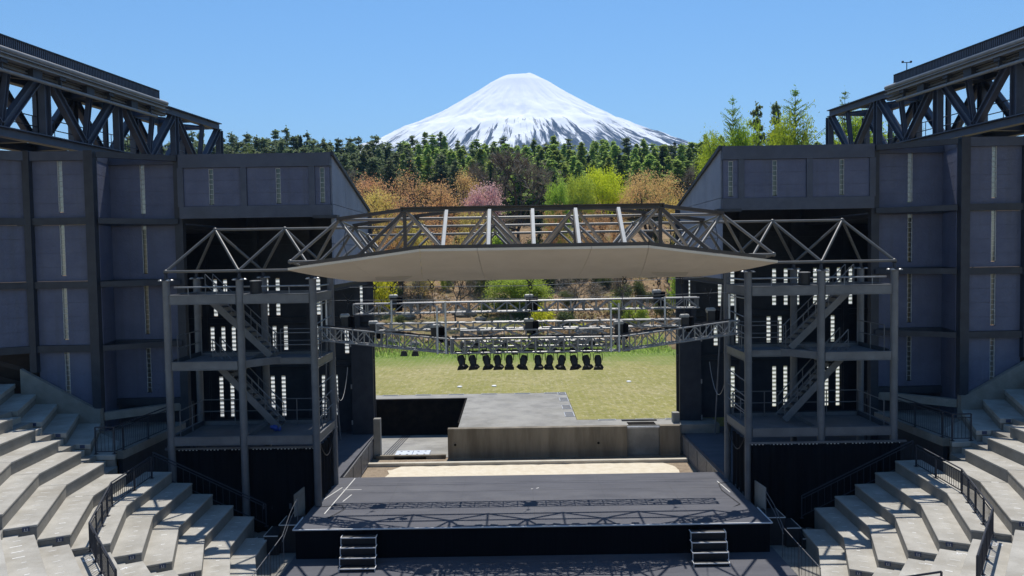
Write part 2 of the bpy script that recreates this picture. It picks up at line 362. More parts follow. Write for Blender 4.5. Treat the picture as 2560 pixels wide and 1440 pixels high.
for x in (-6.3, -5.95, -5.45, -5.1):
    for y in (37.1, 37.65): g.box(x-.05, x+.05, y-.015, y+.015, .111, .125)
g.build('lift_lugs', 'black', o)
g = MB(); g.box(-7.4, -4.0, 36.6, 36.79, -.1, .18); tag(g.build('path_step', 'old_concrete', bevel=.012), 'low concrete step at the near end of the sunken path', 'step')
g = MB(); g.box(-6.5, -4.95, 36.55, 36.61, -.05, .1); tag(g.build('step_slot', 'hole'), 'dark slot in the low step below the blue cover', 'slot')
for s in (-1, 1):
    g = MB(); x = 7.36*s; g.box(x-.17, x+.17, 37.0+.2*s, 37.34+.2*s, -.2, 1.95)
    tag(g.build('concrete_post', 'slab', bevel=.015), 'square concrete post at the %s end of the pit area' % SIDE[s], 'post', 'concrete posts flanking the pit')
for x, y in ((-1.9, 48.5), (6.9, 49.4), (-4.1, 48.4)):
    g = MB(); g.lathe((x, y, LZ), [(0, .16), (.05, .16), (.08, .12)], (0, 0, 1), 12)
    tag(g.build('lawn_cap', 'white', smooth=True), 'small white round cap set in the lawn %s' % ('at the right' if x > 0 else 'above the middle of the paving' if x > -3 else 'furthest left'), 'cap', 'white caps in the lawn')

# ------------------------------------------------------------------ stage
st = thing('stage', 'low dark grey stage with a black front and white edging', 'stage', (0, 27.3, 0))
g = MB(); g.prism([(-7.88, 24.4), (7.68, 24.4), (7.60, 30.2), (-7.80, 30.2)], .955, 1.0); g.build('stage_floor', 'stage', st)
g = MB(); g.prism([(-7.84, 24.44), (7.64, 24.44), (7.57, 30.15), (-7.77, 30.15)], -.01, .954); g.build('skirt', 'cloth', st)
g = MB(); g.box(-7.9, 7.7, 24.37, 24.405, .975, 1.012); g.box(7.69, 7.72, 24.38, 25.9, .975, 1.012); g.box(-7.92, -7.89, 24.38, 25.6, .975, 1.012); g.build('edge_trim', 'white', st)
g = MB()
for p, q in (((-7.2, 28.6), (-6.5, 28.6)), ((-7.25, 25.9), (-7.05, 30.1)), ((-6.9, 27.2), (-6.75, 28.0)), ((-7.7, 27.3), (-7.3, 28.9)), ((7.25, 27.6), (7.15, 29.0)), ((-.05, 28.35), (.02, 28.38)), ((.15, 28.4), (.25, 28.5))):
    g = MB(); g.bar((p[0], p[1], 1.002), (q[0], q[1], 1.002), .035, .006); g.build('tape_mark', 'mark', st)
g = MB()
for y in (25.6, 26.9, 28.2, 29.3): g.box(-7.8, 7.6, y, y+.008, 1.0, 1.0025)
for x in (-5.2, -2.6, 0, 2.6, 5.2): g.box(x, x+.008, 24.45, 30.1, 1.0, 1.002)
g.build('board_joint', 'black', st)
for s, xc in ((-1, -5.72), (1, 5.55)):
    o = thing('stage_steps', 'black four step unit with white edges on the %s of the stage front' % SIDE[s], 'steps', (xc, 23.9, 0), 'white edged steps at the stage front')
    hw = .55
    for i in range(4):
        z = .82-.235*i+.0; y1 = 24.36-.25*i; k = .03*i*(-s)
        g = MB(); g.box(xc-hw+k, xc+hw+k, y1-.25, y1, z-.225, z); g.build('tread_box', 'black', o)
        g = MB(); g.box(xc-hw+k, xc+hw+k, y1-.275, y1-.252, z-.02, z+.008)
        for e in (-1, 1): g.bar((xc+e*(hw+.013)+k, y1-.26, z), (xc+e*(hw+.013)+k, y1-.26, z-.23), .022, .022); g.bar((xc+e*(hw+.013)+k, y1-.25, z), (xc+e*(hw+.013)+k, y1, z), .022, .022)
        g.build('white_edge', 'white', o)
    # side steps
    o = thing('side_steps', 'black three step block with white trim at the %s corner of the stage' % SIDE[s], 'steps', (8.6*s, 25.2, 0), 'black side steps')
    x0 = 7.73 if s > 0 else 7.93
    for i in range(3):
        a, b, z = x0+.46*i, x0+.46*(i+1)-.004, 1.0-.3*i-.06
        if i == 0: b = x0+.62
        if i > 0: a += .16; b += .16
        g = MB(); g.box(a*s, b*s, 25.05-.18*i, 25.95-.18*i, -.01, z); g.build('step_block', 'black', o)
        g = MB(); g.box(a*s, b*s, 25.03-.18*i, 25.048-.18*i, z-.02, z+.006); g.box((b+.001)*s, (b+.02)*s, 25.03-.18*i, 25.95-.18*i, z-.02, z+.006); g.build('white_edge', 'mark', o)
    # hand rail of bright pipe at the front corner
    o = thing('pipe_handrail', 'thin bright pipe handrail beside the %s front corner of the stage' % SIDE[s], 'handrail', (8.0*s, 24.2, 0), 'bright pipe handrails')
    xr = 8.0 if s < 0 else 7.8
    g = MB(); g.path([(xr*s, 25.3, 1.75), (xr*s, 24.5, 1.55), (xr*s+.1*s, 23.9, 1.0), (xr*s+.1*s, 22.6, .95), (xr*s+.1*s, 21, .9)], .013, 8); g.build('top_pipe', 'towersteel', o, smooth=True)
    g = MB(); g.path([(xr*s, 25.3, 1.55), (xr*s, 24.5, 1.33), (xr*s+.1*s, 23.9, .8)], .012, 8); g.build('lower_pipe', 'towersteel', o, smooth=True)
    for y, z in ((25.3, 1.75), (24.0, 1.0), (22.6, .95)):
        g = MB(); g.tube((xr*s+(.1*s if y < 24.2 else 0), y, 0), (xr*s+(.1*s if y < 24.2 else 0), y, z), .013, 8); g.build('post', 'towersteel', o, smooth=True)
    g = MB()
    for i in range(10):
        y = 23.8-.28*i; g.tube((xr*s+.1*s, y, .1), (xr*s+.1*s, y, .95), .006, 5)
    g.build('baluster_panel', 'black', o)
    g = MB(); p = pix(738 if s < 0 else 1912, 1262, 25.9); q = pix(752 if s < 0 else 1897, 1247, 27.0)
    g.prism([(p.x-.02, 25.8), (p.x+.02, 25.8), (p.x+.02-.1*s, 26.7), (p.x-.02-.1*s, 26.7)], .3, 1.72)
    tag(g.build('guard_board', 'slab', bevel=.01), 'upright grey guard board beside the %s edge of the stage' % SIDE[s], 'board', 'guard boards beside the stage')
g = MB(); g.path([pix(1765, 1300, 25.2)+Vector((0,0,.02)), (7.2, 26.2, 1.03), (7.0, 27.8, 1.03), (7.1, 28.6, 1.03), (7.6, 28.8, 1.03)], .012, 5)
tag(g.build('floor_cable', 'black', smooth=True), 'thin black cable lying on the right end of the stage', 'cable')
g = MB(); g.path([(-7.7, 26.6, 1.03), (-6.8, 26.7, 1.03), (-6.65, 26.3, 1.03), (-7.0, 25.4, 1.03)], .012, 5)
tag(g.build('floor_cable', 'black', smooth=True), 'thin black cable lying on the left end of the stage', 'cable')

# side decks at stage level, slat screens under their edges
for s in (-1, 1):
    g = MB(); g.prism([(7.74*s, 27.1), (7.62*s, 38.29), (17.2*s, 38.29), (17.2*s, 29.5), (13.2*s, 27.1)], .8, .998); struct(g.build('side_deck', 'stage'))
    o = thing('slat_screen', 'grey slatted screen below the %s edge of the side deck' % SIDE[s], 'slat screen', (7.55*s, 34, 0), 'slat screens beside the sand')
    x = 7.56
    g = MB(); g.bar((x*s, 30.3, .96), (x*s, 37.2, .96), .05, .07); g.bar((x*s, 30.3, .08), (x*s, 37.2, .08), .05, .07); g.build('rail', 'towersteel', o)
    for y in (30.4, 32.1, 33.8, 35.5, 37.15):
        g = MB(); g.box(x*s-.03, x*s+.03, y-.03, y+.03, 0, .925); g.build('post', 'towersteel', o)
    g = MB(); k = 0; y = 30.55
    while y < 37.0:
        g.box(x*s-.012, x*s+.012, y, y+.085, .12, .92); y += .2
    g.build('slats', 'alu', o)

# ------------------------------------------------------------------ seating terraces
CY0 = 25.3; V0, DV = -4.4, 16.4
def ring_r(Rv, th):
    k = math.floor((th-V0)/DV); mid = V0+DV*(k+.5)
    return Rv*math.cos(math.radians(DV/2))/math.cos(math.radians(th-mid))
def rp(Rv, th, s):
    r = ring_r(Rv, th); a = math.radians(th); return (s*r*math.cos(a), CY0-r*math.sin(a))
def angs(t0, t1):
    out = [t0]; k = 0
    while V0+DV*k < t1-.3:
        if V0+DV*k > t0+.3: out.append(V0+DV*k)
        k += 1
    return out+[t1]
def row_R(k): return 12.67-.73*(6-k)
def row_z(k): return 2.45-.387*(6-k)
def U_R(j): return 13.57+.72*j
def U_z(j): return 2.837+.387*j
def tier(parent, s, Ri, Ro, z, t0, t1, marks=True, plate=True, plain=False):
    g = MB(); ga = angs(t0, t1)
    for a, b in zip(ga[:-1], ga[1:]):
        e = .03
        a2 = a+(e if a != t0 else 0); b2 = b-(e if b != t1 else 0)
        g.cur = 0
        g.prism([rp(Ri, a2, s), rp(Ri, b2-.001, s), rp(Ro+.06, b2-.001, s), rp(Ro+.06, a2, s)], z-.06, z)
        g.cur = 1
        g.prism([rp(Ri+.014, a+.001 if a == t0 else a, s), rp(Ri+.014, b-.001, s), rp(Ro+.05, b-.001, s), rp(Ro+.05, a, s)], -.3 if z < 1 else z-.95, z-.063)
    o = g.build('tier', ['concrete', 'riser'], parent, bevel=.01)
    if marks:
        g = MB(); Rm = Ri+.30; th = t0+1.2; i = 0; rnd = random.Random(int(Ri*100)+int(t0))
        while th < t1-.6 and th < 62:
            if th-t0 > 3.5 or t0 > 5:
                ln = rnd.choice((.10, .16, .2, .24))
                p = rp(Rm, th, s); q = rp(Rm+ln, th, s)
                g.bar((p[0], p[1], z+.0015), (q[0], q[1], z+.0015), .024 if rnd.random() < .8 else .05, .003)
            th += math.degrees(.40/Ri); i += 1
        if g.v: g.build('seat_number_marks', 'mark', o)
    if plate:
        p = rp(Ri+.16, t1, s); q = rp(Ri+.32, t1, s)
        n = Vector((q[1]-p[1], -(q[0]-p[0]), 0)).normalized()
        if n.y > 0: n = -n
        g = MB(); p3 = Vector((p[0], p[1], z-.085)); q3 = Vector((q[0], q[1], z-.085)); g.bar(p3+n*.01, q3+n*.01, .016, .11)
        pl = g.build('row_plate', 'plate', o)
        g = MB(); d = (q3-p3)
        for f in (.28, .62): g.bar(p3+d*f+n*.0195, p3+d*(f+.1)+n*.0195, .003, .05); 
        g.bar(p3+d*.25+n*.0195+Vector((0,0,-.042)), p3+d*.8+n*.0195+Vector((0,0,-.042)), .003, .01); g.build('lettering', 'mark', pl)
    return o
A1, A2, A3 = 26.7, 29.9, 88
def numeral(g, two, P, dr, dt, z):
    sz = .11
    strokes = {1: [((0,0),(0,2))], 2: [((0,2),(1,2)),((1,2),(1,1)),((1,1),(0,0)),((0,0),(1,0))], 3: [((0,2),(1,2)),((1,2),(1,0)),((0,1),(1,1)),((0,0),(1,0))]}[two]
    for (a, b) in strokes:
        p = Vector(P)+Vector(dt)*a[0]*sz+Vector(dr)*a[1]*sz; q = Vector(P)+Vector(dt)*b[0]*sz+Vector(dr)*b[1]*sz
        g.bar((p.x,p.y,z), (q.x,q.y,z), .03, .003)
for s in (-1, 1):
    lo = thing('seating_terrace', 'lower bank of concrete seat tiers beside the %s end of the stage' % SIDE[s], 'seating', (10.5*s, 22, 0), 'concrete seating banks')
    for k in range(1, 7):
        Ro = row_R(k+1) if k < 6 else 13.57
        tier(lo, s, row_R(k), Ro, row_z(k), -4.4 if k > 1 else 1.5, A1, marks=True, plate=k in (1, 2, 3, 4, 5))
        t2 = tier(lo, s, row_R(k), Ro, row_z(k), A2, A3, marks=True, plate=False)
        if k in (4, 5, 6):
            g = MB(); P = rp(row_R(k)+.42, A2+1.0, s); Q = rp(row_R(k)+.52, A2+1.0, s)
            dr = Vector((Q[0]-P[0], Q[1]-P[1], 0)).normalized(); dt = Vector((-dr.y, dr.x, 0))
            numeral(g, {4: 1, 5: 2, 6: 3}[k], (P[0], P[1], 0), dr, dt, row_z(k)+.0018); g.build('painted_number', 'white', t2)
    g = MB()
    for k in range(1, 7):
        R = row_R(k); Ro = row_R(k+1) if k < 6 else 13.57; zz = row_z(k)
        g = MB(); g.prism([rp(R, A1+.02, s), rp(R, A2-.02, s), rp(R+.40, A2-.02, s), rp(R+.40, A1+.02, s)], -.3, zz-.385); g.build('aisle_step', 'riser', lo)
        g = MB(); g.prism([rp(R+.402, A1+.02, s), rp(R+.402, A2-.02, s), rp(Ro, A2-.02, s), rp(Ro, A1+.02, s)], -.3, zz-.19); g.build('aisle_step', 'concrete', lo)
    hi_ = thing('seating_terrace', 'upper bank of sunlit concrete tiers behind the %s curved railing' % SIDE[s], 'seating', (14.5*s, 21, 2), 'concrete seating banks')
    for j in range(0, 9):
        Ri, Ro, z = U_R(j), U_R(j+1), U_z(j)
        tier(hi_, s, Ri, Ro, z, 2.4, A1, plate=j < 4)
        tier(hi_, s, Ri, Ro, z, A2, A3, plate=False)
    g = MB()
    for j in range(0, 9):
        R, Ro, zz = U_R(j), U_R(j+1), U_z(j)
        for (a, b) in ((A1, A2), (-1.4, 2.4)):
            if b < 5 and j < 1: continue
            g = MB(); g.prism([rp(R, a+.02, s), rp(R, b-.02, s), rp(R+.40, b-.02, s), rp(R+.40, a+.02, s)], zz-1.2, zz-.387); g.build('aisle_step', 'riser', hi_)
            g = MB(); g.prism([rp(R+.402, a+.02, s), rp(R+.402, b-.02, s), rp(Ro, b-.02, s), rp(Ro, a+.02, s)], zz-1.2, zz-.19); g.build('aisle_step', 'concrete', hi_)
    # end block by the arena wall, straight rows turned outward
    en = thing('seating_terrace', 'shaded end block of concrete tiers below the %s arena wall' % SIDE[s], 'seating', (16.5*s, 27.5, 2), 'concrete seating banks')
    d = Vector((-.4, .917)); 
    for j in range(1, 8):
        S0 = Vector((-14.28-.83*(j-1), 25.66+.03*(j-1))); S1 = Vector((-14.28-.83*j-.05, 25.66+.03*j)); z = U_z(j)
        ln = 3.75 if j > 1 else 2.2
        g = MB(); pts = [S0, S1, S1+d*3.75, S0+d*ln]
        g.cur = 0; g.prism([(p.x*-s, p.y) for p in pts], z-.17, z)
        pts = [S0+Vector((-.035, .04)), S1+Vector((0, .04)), S1+d*3.7, S0+Vector((-.035, 0))+d*(ln-.05)]
        g.cur = 1; g.prism([(p.x*-s, p.y) for p in pts], z-1.1 if j > 1 else 1.6, z-.175)
        t = g.build('tier', ['concrete', 'riser'], en, bevel=.012)
        if j > 1:
            g = MB(); g.box((S0.x-.2)*-s, (S0.x-.36)*-s, S0.y-.012, S0.y+.02, z-.14, z-.03); g.build('row_plate', 'plate', t)
    g = MB(); xx = [-19.6, -16.72]; 
    vs = [(-19.6*-s, y, 3.0) for y in (29.05, 29.24)]+[(-16.72*-s, y, 3.0) for y in (29.05, 29.24)]+[(-19.6*-s, y, 5.75) for y in (29.05, 29.24)]+[(-16.72*-s, y, 4.12) for y in (29.05, 29.24)]
    g.add(vs, [(0,2,6,4),(1,5,7,3),(4,6,7,5),(0,4,5,1),(2,3,7,6),(0,1,3,2)]); g.build('stringer_wall', 'riser', en)
    g = MB(); g.box(-17.0*-s, -16.55*-s, 29.0, 29.25, 2.0, 4.16); g.build('pillar', 'riser', en)
    # bridge deck to the tower
    br = thing('walkway_bridge', 'dim concrete walkway bridge linking seats and tower on the %s' % SIDE[s], 'walkway', (14.8*s, 28, 2.9), 'walkway bridges')
    pts = [(-14.32, 26.3), (-14.05, 31.0), (-16.5, 31.0), (-16.6, 29.26), (-15.2, 26.3)]
    g = MB(); g.prism([(x*-s, y) for x, y in pts], 2.92, 3.21); g.build('deck_slab', 'riser', br)
    g = MB(); g.prism([(x*-s, y) for x, y in ((-14.45, 26.5), (-14.2, 30.9), (-14.35, 30.9), (-14.6, 26.5))], -.3, 2.91); g.build('void_shade_wall', 'darksteel', br)  # dark sheet closing the void, standing for the shade under the deck
    g = MB(); g.bar((-16.6*-s, 29.35, 3.82), (-14.0*-s, 31.25, 3.86), .3, .3); g.build('edge_beam', 'riser', br)

def railing(name, label, path, h, parent_loc, mat='darksteel', group=None, bspace=.13, pspace=1.1, bottom=.08, rr=.024, double=True):
    o = thing(name, label, 'railing', parent_loc, group)
    P = [Vector(p) for p in path]; U = Vector((0,0,h))
    g = MB(); g.path([p+U for p in P], rr, 8); g.build('handrail', mat, o, smooth=True)
    if double: g = MB(); g.path([p+U*.87 for p in P], rr*.7, 6); g.build('upper_rail', mat, o, smooth=True)
    g = MB(); g.path([p+Vector((0,0,bottom)) for p in P], rr*.7, 6); g.build('lower_rail', mat, o, smooth=True)
    bal = MB()
    for a, b in zip(P[:-1], P[1:]):
        L = (b-a).length; n = max(1, round(L/pspace)); dd = (b-a).normalized()
        for i in range(n+(1 if b == P[-1] else 0)):
            p = a+(b-a)*(i/n); g = MB(); g.bar(p, p+U, .05, .03, dd); g.box(p.x-.06, p.x+.06, p.y-.06, p.y+.06, p.z, p.z+.012); g.build('post', mat, o)
        m = max(1, round(L/bspace))
        for i in range(m):
            p = a+(b-a)*((i+.5)/m); bal.tube(p+Vector((0,0,bottom)), p+U*(.87 if double else 1), .009, 4)
    bal.build('baluster_panel', mat, o); return o
for s in (-1, 1):
    path = [rp(13.07, t, s)+(2.45,) for t in (-1.0, 5, 12, 20, 28.4, 36, 44.8)]
    railing('curved_railing', 'dark curved railing between lower and upper seats on the %s' % SIDE[s], path, .74, (13*s, 22, 2.45), group='curved seat railings')
    path = [rp(12.95, 51, s)+(2.45,), rp(11.9, 51, s)+(1.95,), rp(10.4, 51, s)+(1.15,)]
    railing('stair_railing', 'short dark railing running down the aisle from the %s curved railing' % SIDE[s], path, .74, (12*s, 19, 1.2), group='aisle railings')
    pa = [(-13.35*-s, 26.45, 2.30), (-9.45*-s, 26.45, .40)]
    railing('sloping_railing', 'black sloping railing down the seat ends before the %s curtain' % SIDE[s], pa, .80, (11.4*s, 26.4, .3), group='sloping railings', bspace=.26, pspace=4.2)
    railing('bridge_railing', 'dim steel railing along the %s walkway bridge' % SIDE[s], [(-15.0*-s, 25.8, 3.24), (-14.36*-s, 25.8, 3.24), (-14.36*-s, 26.4, 3.22), (-14.14*-s, 29.6, 3.22)], .92, (14.4*s, 27.5, 3.2), group='bridge railings', bspace=.12, pspace=1.3)

# ------------------------------------------------------------------ panels with glass block strips
def strip(parent, x, y, z0, z1, wd=.19, pitch=.2, depth=.11, dirx=(1, 0), gap=.024, mat='dimglass', mortar='jamb'):
    """column of glass blocks centred on plan point x, y; dirx is the wall direction in plan"""
    g = MB(); z = z0; d = Vector((dirx[0], dirx[1], 0)); dv = d*wd/2
    n = Vector((d.y, -d.x, 0)); n = -n if n.y > 0 else n
    back = -n*.03 if mat == 'dimglass' else n*0
    while z+pitch <= z1+.02:
        p = Vector((x, y, z+pitch/2)); g.cur = 0
        g.bar(p-dv+back, p+dv+back, .03 if mat == 'dimglass' else depth, pitch-gap)
        if mat == 'glass': g.mi[-1] = 2
        g.cur = 1; q = Vector((x, y, z+pitch)); g.bar(q-dv, q+dv, depth*.8, gap-.004)
        if mat == 'dimglass':
            for e in (-1, 1): g.bar(p+dv*e*.99-d*.009*(1+e), p+dv*e*.99+d*.009*(1-e), depth*.86, pitch-gap-.002)
        z += pitch
    return g.build('glass_block_strip', [mat, mortar, 'clear'], parent)
def panel(parent, p, q, z0, z1, sw=None, sz0=0, sz1=0, th=.1, boards=4, mat='panel', name='wall_panel', frac=.5):
    """board clad panel from plan point p to q with an opening for a block strip"""
    p = Vector(p+(0,)); q = Vector(q+(0,)); d = (q-p).normalized(); L = (q-p).length; g = MB()
    hs = (z1-z0)/boards
    for i in range(boards):
        a, b = z0+hs*i+.006, z0+hs*(i+1)-.006
        zc = Vector((0,0,(a+b)/2))
        if sw and b > sz0 and a < sz1:
            c = L*frac
            g.bar(p+zc, p+d*(c-sw/2)+zc, th, b-a); g.bar(p+d*(c+sw/2)+zc, q+zc, th, b-a)
            if a < sz0-.03: g.bar(p+d*(c-sw/2)+Vector((0,0,(a+sz0-.012)/2)), p+d*(c+sw/2)+Vector((0,0,(a+sz0-.012)/2)), th, sz0-.012-a)
            if b > sz1+.03: g.bar(p+d*(c-sw/2)+Vector((0,0,(b+sz1+.012)/2)), p+d*(c+sw/2)+Vector((0,0,(b+sz1+.012)/2)), th, b-sz1-.012)
        else: g.bar(p+zc, q+zc, th, b-a)
    g2 = g
    g2.bar(p+d*.0+Vector((0,0,(z0+z1)/2)), p+d*((L*frac-sw/2-.02) if sw else L)+Vector((0,0,(z0+z1)/2)), th*.6, z1-z0-.02)
    if sw: g2.bar(p+d*(L*frac+sw/2+.02)+Vector((0,0,(z0+z1)/2)), q+Vector((0,0,(z0+z1)/2)), th*.6, z1-z0-.02)
    o = g.build(name, mat, parent)
    if sw:
        m = p+d*L*frac; strip(o, m.x, m.y, sz0, sz1, dirx=(d.x, d.y), depth=th*.9)
    return o
LEV = [14.06, 11.53, 9.09, 6.62, 4.22]      # beam tops
BD = .27
for s in (-1, 1):
    wl = thing('arena_wall', 'tall folded %s wall of grey panels, dark steel frame and glass block slits' % SIDE[s], 'wall', (17*s, 29.5, 3), 'folded arena walls')
    F1 = ((-19.0, 29.36), (-16.85, 29.36)); RV = ((-16.60, 29.42), (-16.98, 31.12)); F2 = ((-16.98, 31.06), (-14.2, 31.06)); F0 = ((-21.6, 27.7), (-19.2, 29.3))
    def mx(P): return tuple((x*-s, y) for x, y in P)
    for i in range(4):
        zt = LEV[i]-BD-(.05 if i == 0 else 0); zb = LEV[i+1]
        for F, has in ((F1, 1), (RV, 0), (F2, 1), (F0, 1 if i < 3 else 0)):
            if F is F0 and i == 3: continue
            zz = zb if not (F is not F2 and i == 3) else 3.0
            P = mx(F); panel(wl, P[0], P[1], zz, zt, .2 if has else None, zb+.22, zb+.22+2.0, frac=.5)
    for i, z in enumerate(LEV):
        hgt = BD+(.08 if i == 0 else 0)
        for F in (F0, F1, F2, RV):
            if i == 4 and F is not F2: continue
            P = mx(F); a = Vector(P[0]+(z-hgt/2,)); b = Vector(P[1]+(z-hgt/2,)); off = Vector((0,-.08,0)) if F is not RV else Vector((0, 0, 0))
            g = MB(); g.bar(a+off, b+off, .26 if F is not RV else .13, hgt-.004); g.build('beam', 'steel' if i == 0 else 'darksteel', wl)
    # ledge beam across the mouth of the reveal
    for z in LEV[:4]:
        g = MB(); g.bar((-16.5*-s, 29.27, z-BD/2), (-14.1*-s, 30.78, z-BD/2), .16, BD*.8); g.build('ledge_beam', 'darksteel', wl)
    for x, y, zb, wd in ((-16.74, 29.28, 4.1, .34), (-14.08, 30.95, 0, .32), (-19.1, 29.22, 5.6, .26)):
        g = MB(); g.box((x-wd/2)*-s, (x+wd/2)*-s, y-.14, y+.14, zb, 14.08); g.build('post', 'darksteel', wl)
    g = MB(); g.box(-17.3*-s, -13.9*-s, 31.2, 31.3, 0, 4.0); g.build('base_wall', 'darksteel', wl)
    g = MB(); P = mx(((-22.5, 29.2), (-19.3, 30.9))); g.bar(P[0]+(5.0,), P[1]+(5.0,), .1, 4.2); g.build('opening_back', 'brown', wl)
    g = MB()
    for a, b, z in (((-20.6, 28.6), (-19.3, 29.6), 5.9), ((-20.6, 28.9), (-19.3, 29.9), 5.2)): g.bar((a[0]*-s, a[1], z+.3), (b[0]*-s, b[1], z-.4), .1, .16)
    g.build('opening_brace', 'brown', wl)

    # ---- wing building with overhanging upper storey
    wb = thing('wing_building', 'dark steel stage wing with panelled overhang and gabled side on the %s' % SIDE[s], 'building', (11*s, 34, 0), 'stage wing buildings')
    YF = 30.72
    xa, xb, xc, xd, xe = -13.9, -11.35, -8.95, -8.30, -7.86
    for (a, b) in ((-13.85, -11.48), (-11.22, -8.72), (-8.50, -7.90)):
        A, B = (a*-s, YF), (b*-s, YF)
        panel(wb, A, B, 11.98, 13.52, .19, 12.06, 13.46, boards=3, name='front_panel')
    g = MB(); g.box(-13.94*-s, -7.86*-s, YF-.13, YF+.1, 13.525, 14.06); g.build('parapet_band', 'steel', wb)
    g = MB(); g.box(-13.94*-s, -7.86*-s, YF-.13, YF+.1, 11.5, 11.975); g.build('sill_band', 'steel', wb)
    for x in (-13.88, -11.35, -8.61):
        g = MB(); g.box((x-.12)*-s, (x+.12)*-s, YF-.11, YF+.09, 11.977, 13.523); g.build('mullion', 'steel', wb)
    g = MB(); g.box(-8.6*-s, -7.62*-s, YF-.16, YF+.3, 11.44, 11.56); g.build('sill_ledge', 'darksteel', wb)
    # gable side wall
    def sidepoly(x0, x1, pts, name, mat):
        g = MB(); n = len(pts); vs = [(x0*-s, y, z) for y, z in pts]+[(x1*-s, y, z) for y, z in pts]
        g.add(vs, [tuple(range(n)), tuple(range(2*n-1, n-1, -1))]+[(n+i, n+(i+1) % n, (i+1) % n, i) for i in range(n)]); return g.build(name, mat, wb)
    for (y0, y1) in ((30.85, 33.3), (33.32, 35.8), (35.82, 38.35)):
        zt = lambda y: 14.0-(y-30.85)*.235
        for (z0, z1) in ((8.75, 10.4), (10.42, 12.0), (12.02, 99)):
            pts = [(y0, z0), (y1, z0), (y1, min(z1, max(zt(y1), z0+.02))), (y0, min(z1, zt(y0)))]
            if zt(y1) > z0+.05 or z1 < 99: sidepoly(-7.92, -7.84, pts, 'gable_board', 'gable')
    sidepoly(-8.0, -7.74, [(30.75, 14.10), (38.5, 12.25), (38.5, 12.12), (30.75, 13.95)], 'verge_trim', 'darksteel')
    sidepoly(-14.1, -8.02, [(30.85, 14.02), (38.5, 12.18), (38.5, 12.05), (30.85, 13.9)], 'roof', 'darksteel')
    sidepoly(-17.3, -14.11, [(31.2, 11.3), (38.5, 11.3), (38.5, 11.15), (31.2, 11.15)], 'light_seal_roof', 'darksteel')  # unseen flat roof, added to keep daylight out of the wing
    g = MB(); g.box(-17.4*-s, -17.25*-s, 31.2, 38.28, 0, 11.14); g.build('light_seal_wall', 'darksteel', wb)  # unseen side wall, added to make the wing light-tight
    g = MB(); g.box(-14.0*-s, -13.9*-s, 30.9, 38.2, 11.35, 12.0); g.build('ceiling_beam', 'darksteel', wb)
    # rear wall with block slits
    RY = 38.3
    if s < 0:
        rows = [(6.98, 8.9, (513, 543, 568, 644, 671, 699, 800, 833, 905)), (5.0, 6.5, (533, 560, 586, 688, 716, 792, 868)), (1.85, 4.02, (551, 578, 680, 707, 808, 838))]
    else:
        rows = [(7.1, 9.05, (1728, 1801, 1832, 1936, 1965, 1994, 2038, 2069, 2097, 2126)), (5.1, 6.6, (1790, 1845, 1922, 1950, 2057, 2082, 2110)), (1.95, 4.15, (1832, 1936, 1964, 2067, 2095))]
    rwl = MB(); zprev = -.1; X0, X1 = (-17.45, -7.66) if s < 0 else (7.62, 17.45)
    segs = []
    for (z0, z1, pxs) in rows[::-1]:
        z1 = z0+.04+.205*int((z1-z0)/.205)
        rwl.box(X0, X1, RY, RY+.12, zprev, z0); zprev = z1
        cx = [pix(p, 0, RY).x + (pix(p, 900, RY).x-pix(p, 0, RY).x) for p in pxs]
        cx = sorted(cx); edges = [X0]
        for c in cx: edges += [c-.105, c+.105]
        edges.append(X1)
        for i in range(0, len(edges), 2):
            if edges[i+1] > edges[i]: rwl.box(edges[i], edges[i+1], RY, RY+.12, z0+.0005, z1-.0005)
        segs += [(c, z0, z1) for c in cx]
    rwl.box(X0, X1, RY, RY+.12, zprev, 12.1)
    rear = rwl.build('rear_wall', 'darksteel', wb)
    for c, z0, z1 in segs: strip(rear, c, RY+.095, z0+.02, z1, .208, .205, .04, mat='glass', mortar='towersteel', gap=.02)
    for z in (6.75, 4.55, 9.4, 10.7):
        g = MB(); g.ibeam((X0, RY-.16, z), (X1, RY-.16, z), .2, .3); g.build('wall_beam', 'darksteel', wb)
    for x in (-16.0, -13.4, -10.8, -8.4):
        g = MB(); g.ibeam((x*-s, RY-.35, .9), (x*-s, RY-.35, 11.9), .25, .25, .03, (0, 1, 0)); g.build('wall_column', 'darksteel', wb)
    g = MB(); g.box(-8.72*-s, -7.64*-s, RY-.62, RY-.47, 1.0, 6.4); dr = g.build('stage_door', 'darksteel', wb)
    g = MB()
    for z in (1.5, 3.3, 5.4): g.box(-8.76*-s, -8.70*-s, RY-.66, RY-.625, z, z+.22)
    g.build('hinge', 'alu', dr)
    g = MB(); g.ibeam((-7.95*-s, 30.8, 8.62), (-7.95*-s, 38.2, 8.62), .2, .24); g.build('eave_beam', 'darksteel', wb)
    g = MB(); g.tube((-9.1*-s, 36.6, 1.0), (-9.5*-s, 36.6, 8.3), .04); g.tube((-9.9*-s, 36.6, 1.0), (-9.5*-s, 36.6, 8.3), .04); g.build('strut', 'towersteel', wb)

    # ---- roof rail truss
    rtm = thing('roof_truss', 'blue grey steel truss with ribbed fascia above the %s arena wall' % SIDE[s], 'truss', (14.2*s, 27, 13.4), 'roof rail trusses')
    dz = .0 if s < 0 else .16
    A = Vector((-16.8, 8.0, 0)); B = Vector((-13.33, 33.45, 0)); D = (B-A).normalized(); T = Vector((-D.y, D.x, 0))
    KT = 1.3
    def TP(y, z, o=0):
        p = A+D*((y-8.0)/D.y)+T*o; return CAM+(Vector((p.x*-s, p.y, z+dz))-CAM)*KT
    y0 = 9.0
